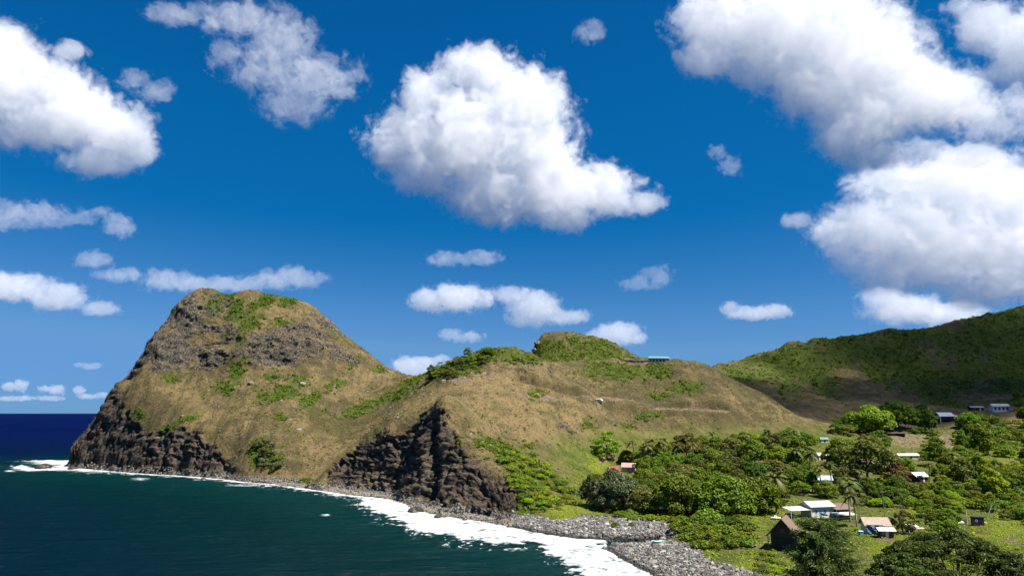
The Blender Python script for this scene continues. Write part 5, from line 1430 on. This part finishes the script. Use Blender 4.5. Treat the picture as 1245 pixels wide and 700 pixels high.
for i, (px, py, w, lb) in enumerate([(364, 522, 9, 'pale grey boulder low on the headland slope'), (222, 505, 4, 'tiny white stone on the left grass apron of the headland'), (342, 487, 5, 'small white stone on the headland slope beside green scrub'), (368, 466, 10, 'flat pale outcrop under the headland crag'), (305, 465, 9, 'pale outcrop at the head of the headland gully'), (353, 510, 5, 'little white upright stone above the pale grey boulder'),
        (572, 527, 6, 'small pale stone at the top right edge of the central cliff'), (650, 414, 10, 'pale rock outcrop crowning the left side of the hilltop knob'), (642, 420, 9, 'pale broken rock low on the left side of the hilltop knob'), (540, 463, 9, 'pale bare rock on the saddle ridge')]):
    boulder(px, py, w, lb, 40 + i, GREYROCK, land=True)
# pale driftwood thrown up on the spit
for i, (px, py, ln, rz, lb) in enumerate([(806, 672, 9, 25, 'pale driftwood log on the boulder spit, nearest the boat'), (818, 679, 12, -35, 'long bleached driftwood trunk across the middle of the spit'), (835, 684, 8, 10, 'short driftwood log high on the spit'), (852, 690, 10, -20, 'driftwood log at the grassy upper edge of the spit'), (722, 634, 7, 30, 'driftwood log on the upper cobble beach')]):
    e, s = base('driftwood', lb, 'driftwood', px, py, rz, .45)
    L_ = ln * s; dw = paint('bleached_wood', (.42, .38, .32), .9, .25, 1.0)
    MB().tube([(-L_ / 2, 0, 0), (-L_ * .15, .12, .15), (L_ * .2, -.1, .1), (L_ / 2, .1, .3)], [.26, .24, .19, .10], 8).build('log', dw, e)
    MB().tube([(L_ * .08, 0, .12), (L_ * .2, .5, .6), (L_ * .26, .8, .8)], [.10, .07, .03], 6).build('branch', dw, e)
# the hill road
def road():
    P = np.array(ROAD); t = np.linspace(0, len(P) - 1, 90); c = np.stack([np.interp(t, np.arange(len(P)), P[:, k]) for k in range(3)], 1)
    d = np.gradient(c, axis=0); n = np.stack([-d[:, 1], d[:, 0]], 1); n /= np.linalg.norm(n, axis=1, keepdims=True)
    rows = []
    for w in (-2.6, 2.6): rows.append(np.c_[c[:, :2] + n * w, c[:, 2] + .25])
    V = np.concatenate(rows); k = len(c); f = np.array([(i, i + 1, k + i + 1, k + i) for i in range(k - 1)])
    set_props(link_mesh('road', mesh_np('road', V, f), paint('old_asphalt', (.055, .053, .05), .9, .3, .4)), 'narrow road cut across the brown hill', kind='structure')
road()
print('built', round(time.time() - T0, 1))
# ------------------------------------------------------------------ clouds
import openvdb
def cloud_material(name, dens, col=(1.0, 1.0, 1.0)):
    m, nt, out = new_mat(name)
    v = N(nt, 'ShaderNodeVolumeScatter')
    v.inputs['Color'].default_value = (*col, 1)
    v.inputs['Density'].default_value = dens
    v.inputs['Anisotropy'].default_value = 0.0
    nt.links.new(v.outputs[0], out.inputs['Volume'])
    return m
_cloud_mats = {}
def cloud(name, label, puffs, Y, seed, place=None, veil=.18, vox=2.2, amp=0.55, mfp=9.0, iso=0.0, puff=1.0, depth=0.55, feat=None):
    """puffs: (px, py, rx, ry) in photo pixels, placed at distance Y; one closed mesh full of scattering droplets"""
    s = mpp(Y)
    P = [(p[0], p[1], p[2], p[3]) for p in puffs]
    cs = np.array([at(p[0], p[1], Y) for p in P])
    if place is not None:
        cs = np.array([(place[0] + p[0], place[1] + p[1], place[2] + (i % 3) * 60) for i, p in enumerate(P)])
    rs = np.array([(p[2], p[3], 170.0) for p in P]) if place is not None else np.array([(p[2] * s, depth * math.sqrt(p[2] * p[3]) * s * 1.15, p[3] * s * 1.03) for p in P])
    pad = 1.5
    lo = (cs - rs * pad).min(0); hi = (cs + rs * pad).max(0)
    h = vox * s
    n = np.maximum(((hi - lo) / h).astype(int) + 2, 4)
    gx = (lo[0] + h * np.arange(n[0])).astype(np.float32)
    gy = (lo[1] + h * np.arange(n[1])).astype(np.float32)
    gz = (lo[2] + h * np.arange(n[2])).astype(np.float32)
    X, YY, Z = np.meshgrid(gx, gy, gz, indexing='ij')
    shape = X.shape
    base = np.full(shape, -9.0, np.float32)
    # smooth union of ellipsoids (log-sum-exp of 1 - distance)
    acc = np.zeros(shape, np.float32)
    K = 7.0
    for c, r in zip(cs, rs):
        d = np.sqrt(((X - c[0]) / r[0]) ** 2 + ((YY - c[1]) / r[1]) ** 2 + ((Z - c[2]) / r[2]) ** 2)
        acc += np.exp(np.clip(K * (1 - d), -40, 30))
    base = np.log(acc + 1e-12) / K
    sel = base > -0.9 * amp - 0.25
    x, y, z = X[sel], YY[sel], Z[sel]
    if feat is None: feat = np.clip(.75 * np.median([math.sqrt(p[2] * p[3]) for p in P]), 9, 46)
    if place is not None: feat = 46
    f = feat * s
    q = 1 / f
    # warp, then billows and fine ragged detail
    wx = fbm3(x * q * .7, y * q * .7, z * q * .7, 2, seed=seed) * f * .6
    wz = fbm3(x * q * .7 + 9, y * q * .7, z * q * .7 + 5, 2, seed=seed + 3) * f * .6
    x2, z2 = x + wx, z + wz
    big = fbm3(x2 * q, y * q, z2 * q, 2, seed=seed + 5)
    bil = 0
    a, fr, t = 1.0, 2.1, 0
    for o in range(4):
        nb = np.abs(noise3(x2 * q * fr, y * q * fr, z2 * q * fr, seed + 11 + o)) * 1.7 - 0.42
        bil = bil + a * nb * (puff if o < 2 else 1.0)
        t += a; a *= 0.72; fr *= 2.05
    bil = bil / t
    fld = base[sel] + amp * (0.9 * big + 1.35 * bil) - iso
    out = np.full(shape, -0.6, np.float32)
    out[sel] = fld
    out[0], out[-1] = -.6, -.6
    out[:, 0], out[:, -1] = -.6, -.6
    out[:, :, 0], out[:, :, -1] = -.6, -.6
    # a thin ragged veil round a denser core, both of the same droplets
    rag = 0.16 * fbm3(x * q * 9, y * q * 9, z * q * 9, 3, .65, seed=seed + 23)
    dens = .95 / (mfp * s)
    root = None
    for nm, iso_, extra, k in (('cloud', -veil, 2.4, .06), ('core', .0, .6, .19)):
        f2 = out.copy(); f2[sel] = fld + rag * extra - iso_
        f2[0], f2[-1] = -.6, -.6
        f2[:, 0], f2[:, -1] = -.6, -.6
        f2[:, :, 0], f2[:, :, -1] = -.6, -.6
        g = openvdb.FloatGrid(-0.6)
        g.copyFromArray(f2)
        pts, tri, quad = g.convertToPolygons(0.0)
        if len(quad) < 12: continue
        pts = pts * h + lo
        if root is None: ctr = np.array([pts[:, 0].mean(), pts[:, 1].mean(), pts[:, 2].min()])
        me = mesh_np(nm, pts - ctr, quad[:, ::-1])
        key = round(dens * k, 6)
        if key not in _cloud_mats: _cloud_mats[key] = cloud_material('cloud_droplets', key)
        o = link_mesh(nm, me, _cloud_mats[key], root)
        if root is None:
            root = o; o.location = ctr
            set_props(o, label, 'cloud')
    return root

CLOUDS = [
 ('large bright white cumulus cloud with ragged tail, alone in the middle of the sky', 3600, dict(mfp=8, amp=.6),
  [(585,88,42,36),(556,78,22,22),(522,116,38,32),(640,128,52,46),(488,172,44,36),(570,170,72,56),(650,190,56,50),(520,212,42,26),(600,238,56,32),(680,235,60,36),(738,230,40,30),(780,247,30,15),(690,262,36,17),(612,258,36,18)]),
 ('thick white cumulus cloud cut by the left edge of the picture, high above the headland', 2800, dict(mfp=9),
  [(10,75,42,45),(-30,100,60,70),(62,112,46,42),(85,62,24,12),(100,142,50,44),(150,165,38,34),(120,196,46,18),(40,155,50,28),(172,190,18,14)]),
 ('thin torn veil of cloud at the top, between the left cumulus and the central cumulus', 2300, dict(mfp=22, amp=1.05, puff=-1, iso=.06),
  [(220,18,40,13),(290,22,48,22),(340,45,42,28),(330,85,46,28),(388,95,46,28),(360,128,40,22),(275,70,26,18),(430,95,18,13)]),
 ('huge white cumulus cloud spilling in from the top edge, right of the middle', 2700, dict(mfp=11),
  [(870,28,54,40),(862,72,40,26),(950,40,76,54),(1000,90,72,54),(1050,60,76,54),(1040,150,54,48),(1100,112,64,52),(1150,122,52,34),(1058,190,36,22),(920,80,38,26),(1188,132,26,15),(980,5,100,40)]),
 ('white cloud bank in the top right corner of the sky', 3400, dict(mfp=14),
  [(1205,32,46,32),(1245,50,50,46),(1232,88,38,20),(1170,8,28,10),(1290,40,50,50)]),
 ('torn veil of cloud between the top right corner bank and the broad cumulus', 3000, dict(mfp=16, amp=1.0, puff=-1, iso=.03),
  [(1205,150,46,24),(1165,100,34,16),(1240,128,30,26),(1185,190,40,14),(1120,185,36,16)]),
 ('broad soft cumulus cloud hanging above the dark green mountain at the right edge', 5000, dict(mfp=11),
  [(1160,230,84,40),(1222,240,58,46),(1080,280,74,40),(1022,290,36,26),(968,268,18,10),(1150,300,86,44),(1235,310,60,54),(1100,332,58,26),(1050,322,36,16),(1190,350,56,24),(1300,290,60,60),(1085,222,60,22),(1185,196,52,20)]),
 ('small flat cloud just over the right mountain ridge, under the broad soft cumulus', 6000, dict(mfp=10),
  [(1100,376,46,18),(1078,364,32,16),(1150,382,56,14)]),
 ('small plump white cloud low over the saddle, left one of a touching pair', 6500, dict(mfp=7),
  [(520,365,22,14),(558,362,34,17),(588,364,14,10)]),
 ('small ragged white cloud low over the hilltop, right one of a touching pair', 6600, dict(mfp=9),
  [(618,358,28,10),(650,374,32,20),(690,386,28,9),(640,390,24,8)]),
 ('small cloud peeking out directly behind the rocky hilltop knob', 7000, dict(mfp=8),
  [(752,406,30,14),(728,411,18,7),(775,412,12,6)]),
 ('bright little cloud sitting in the notch of the grassy saddle', 9000, dict(mfp=6),
  [(494,446,18,12),(518,440,22,7),(536,436,12,5),(505,452,24,10)]),
 ('lone flat bottomed little cloud in the blue gap left of the broad right cumulus', 6500, dict(mfp=7),
  [(888,376,12,9),(915,381,32,8),(944,378,18,9)]),
 ('long tapering cloud touching the left edge, level with the headland summit', 6000, dict(mfp=10),
  [(20,350,48,16),(70,360,38,15),(125,376,24,9),(-25,345,40,16)]),
 ('thin stretched cloud streak passing right behind the headland summit', 5500, dict(mfp=16, amp=.8),
  [(112,316,26,10),(150,334,30,9),(205,341,34,12),(252,346,50,9),(300,346,50,8),(350,338,38,12),(382,341,18,8)]),
 ('faint flat wisp of cloud near the left edge, under the thick left cumulus', 4000, dict(mfp=22, amp=1.05, puff=-1, iso=.05),
  [(10,262,36,16),(50,262,40,13),(90,266,22,7)]),
 ('small hooked wisp of cloud below the thick left cumulus', 4000, dict(mfp=16, amp=1.0, puff=-1),
  [(122,257,16,6),(146,276,18,13),(140,266,12,8)]),
 ('small torn wisp at the right shoulder of the thick left cumulus', 2800, dict(mfp=24, amp=1.05, puff=-1, iso=.05),
  [(165,98,22,12),(190,112,24,14)]),
 ('flat thin wisp of cloud under the central cumulus', 5200, dict(mfp=15, amp=1.0, puff=-1),
  [(545,314,26,8),(585,313,24,9)]),
 ('tiny flat wisp between the saddle cloud and the plump low cloud', 7500, dict(mfp=10, amp=1.0, puff=-1),
  [(548,406,14,7),(570,410,18,6)]),
 ('faint wisp of cloud alone to the right of the low touching pair', 5600, dict(mfp=22, amp=1.05, puff=-1),
  [(775,344,22,8),(800,335,18,12)]),
 ('tiny faint wisp high up left of the huge right cumulus', 2400, dict(mfp=22, amp=1.0, puff=-1),
  [(718,40,18,14)]),
 ('tiny curled wisp below the huge right cumulus', 3200, dict(mfp=24, amp=1.05, puff=-1),
  [(872,184,12,9),(888,202,14,12)]),
 ('far tiny cumulus low over the sea horizon at the left edge', 26000, dict(mfp=5, vox=1.0, feat=8, amp=.7),
  [(10,470,10,5),(26,468,8,7),(18,484,22,3)]),
 ('far tiny cumulus over the sea horizon, middle one of three', 26000, dict(mfp=5, vox=1.0, feat=8, amp=.7),
  [(58,473,12,4),(70,474,9,6),(62,484,16,3)]),
 ('far tiny cumulus over the sea horizon, nearest to the headland', 26000, dict(mfp=5, vox=1.0, feat=8, amp=.7),
  [(96,474,7,5),(106,482,14,3),(124,480,8,4)]),
 ('far faint cloud dot above the sea horizon clouds', 22000, dict(mfp=9, vox=1.0, feat=8, amp=.7),
  [(110,445,13,4),(96,443,8,3)]),
]
def build_clouds(only=None):
    for i, (label, Y, kw, puffs) in enumerate(CLOUDS):
        cloud('cloud', label, puffs, Y, 40 + i * 17, **kw)
    # the cloud whose shade lies over the mountain: high up, out of the picture to the right
    k = 2250 / SUN_DIR.z
    cloud('cloud', 'cumulus cloud high above the right mountain, its shade lying on the slopes', [(-250,-180,190,190),(-60,-250,260,230),(80,120,380,360),(330,-150,330,330),(520,250,330,330),(100,260,230,150),(640,-100,300,300),(200,-380,220,160),(-500,-270,120,120),(-520,-470,150,60),(-330,-400,150,80)], 4500, 999, place=(900 + SUN_DIR.x * k, 1360 + SUN_DIR.y * k, 2250), mfp=6.5, vox=4.5)
    print('clouds', round(time.time() - T0, 1))
build_clouds()
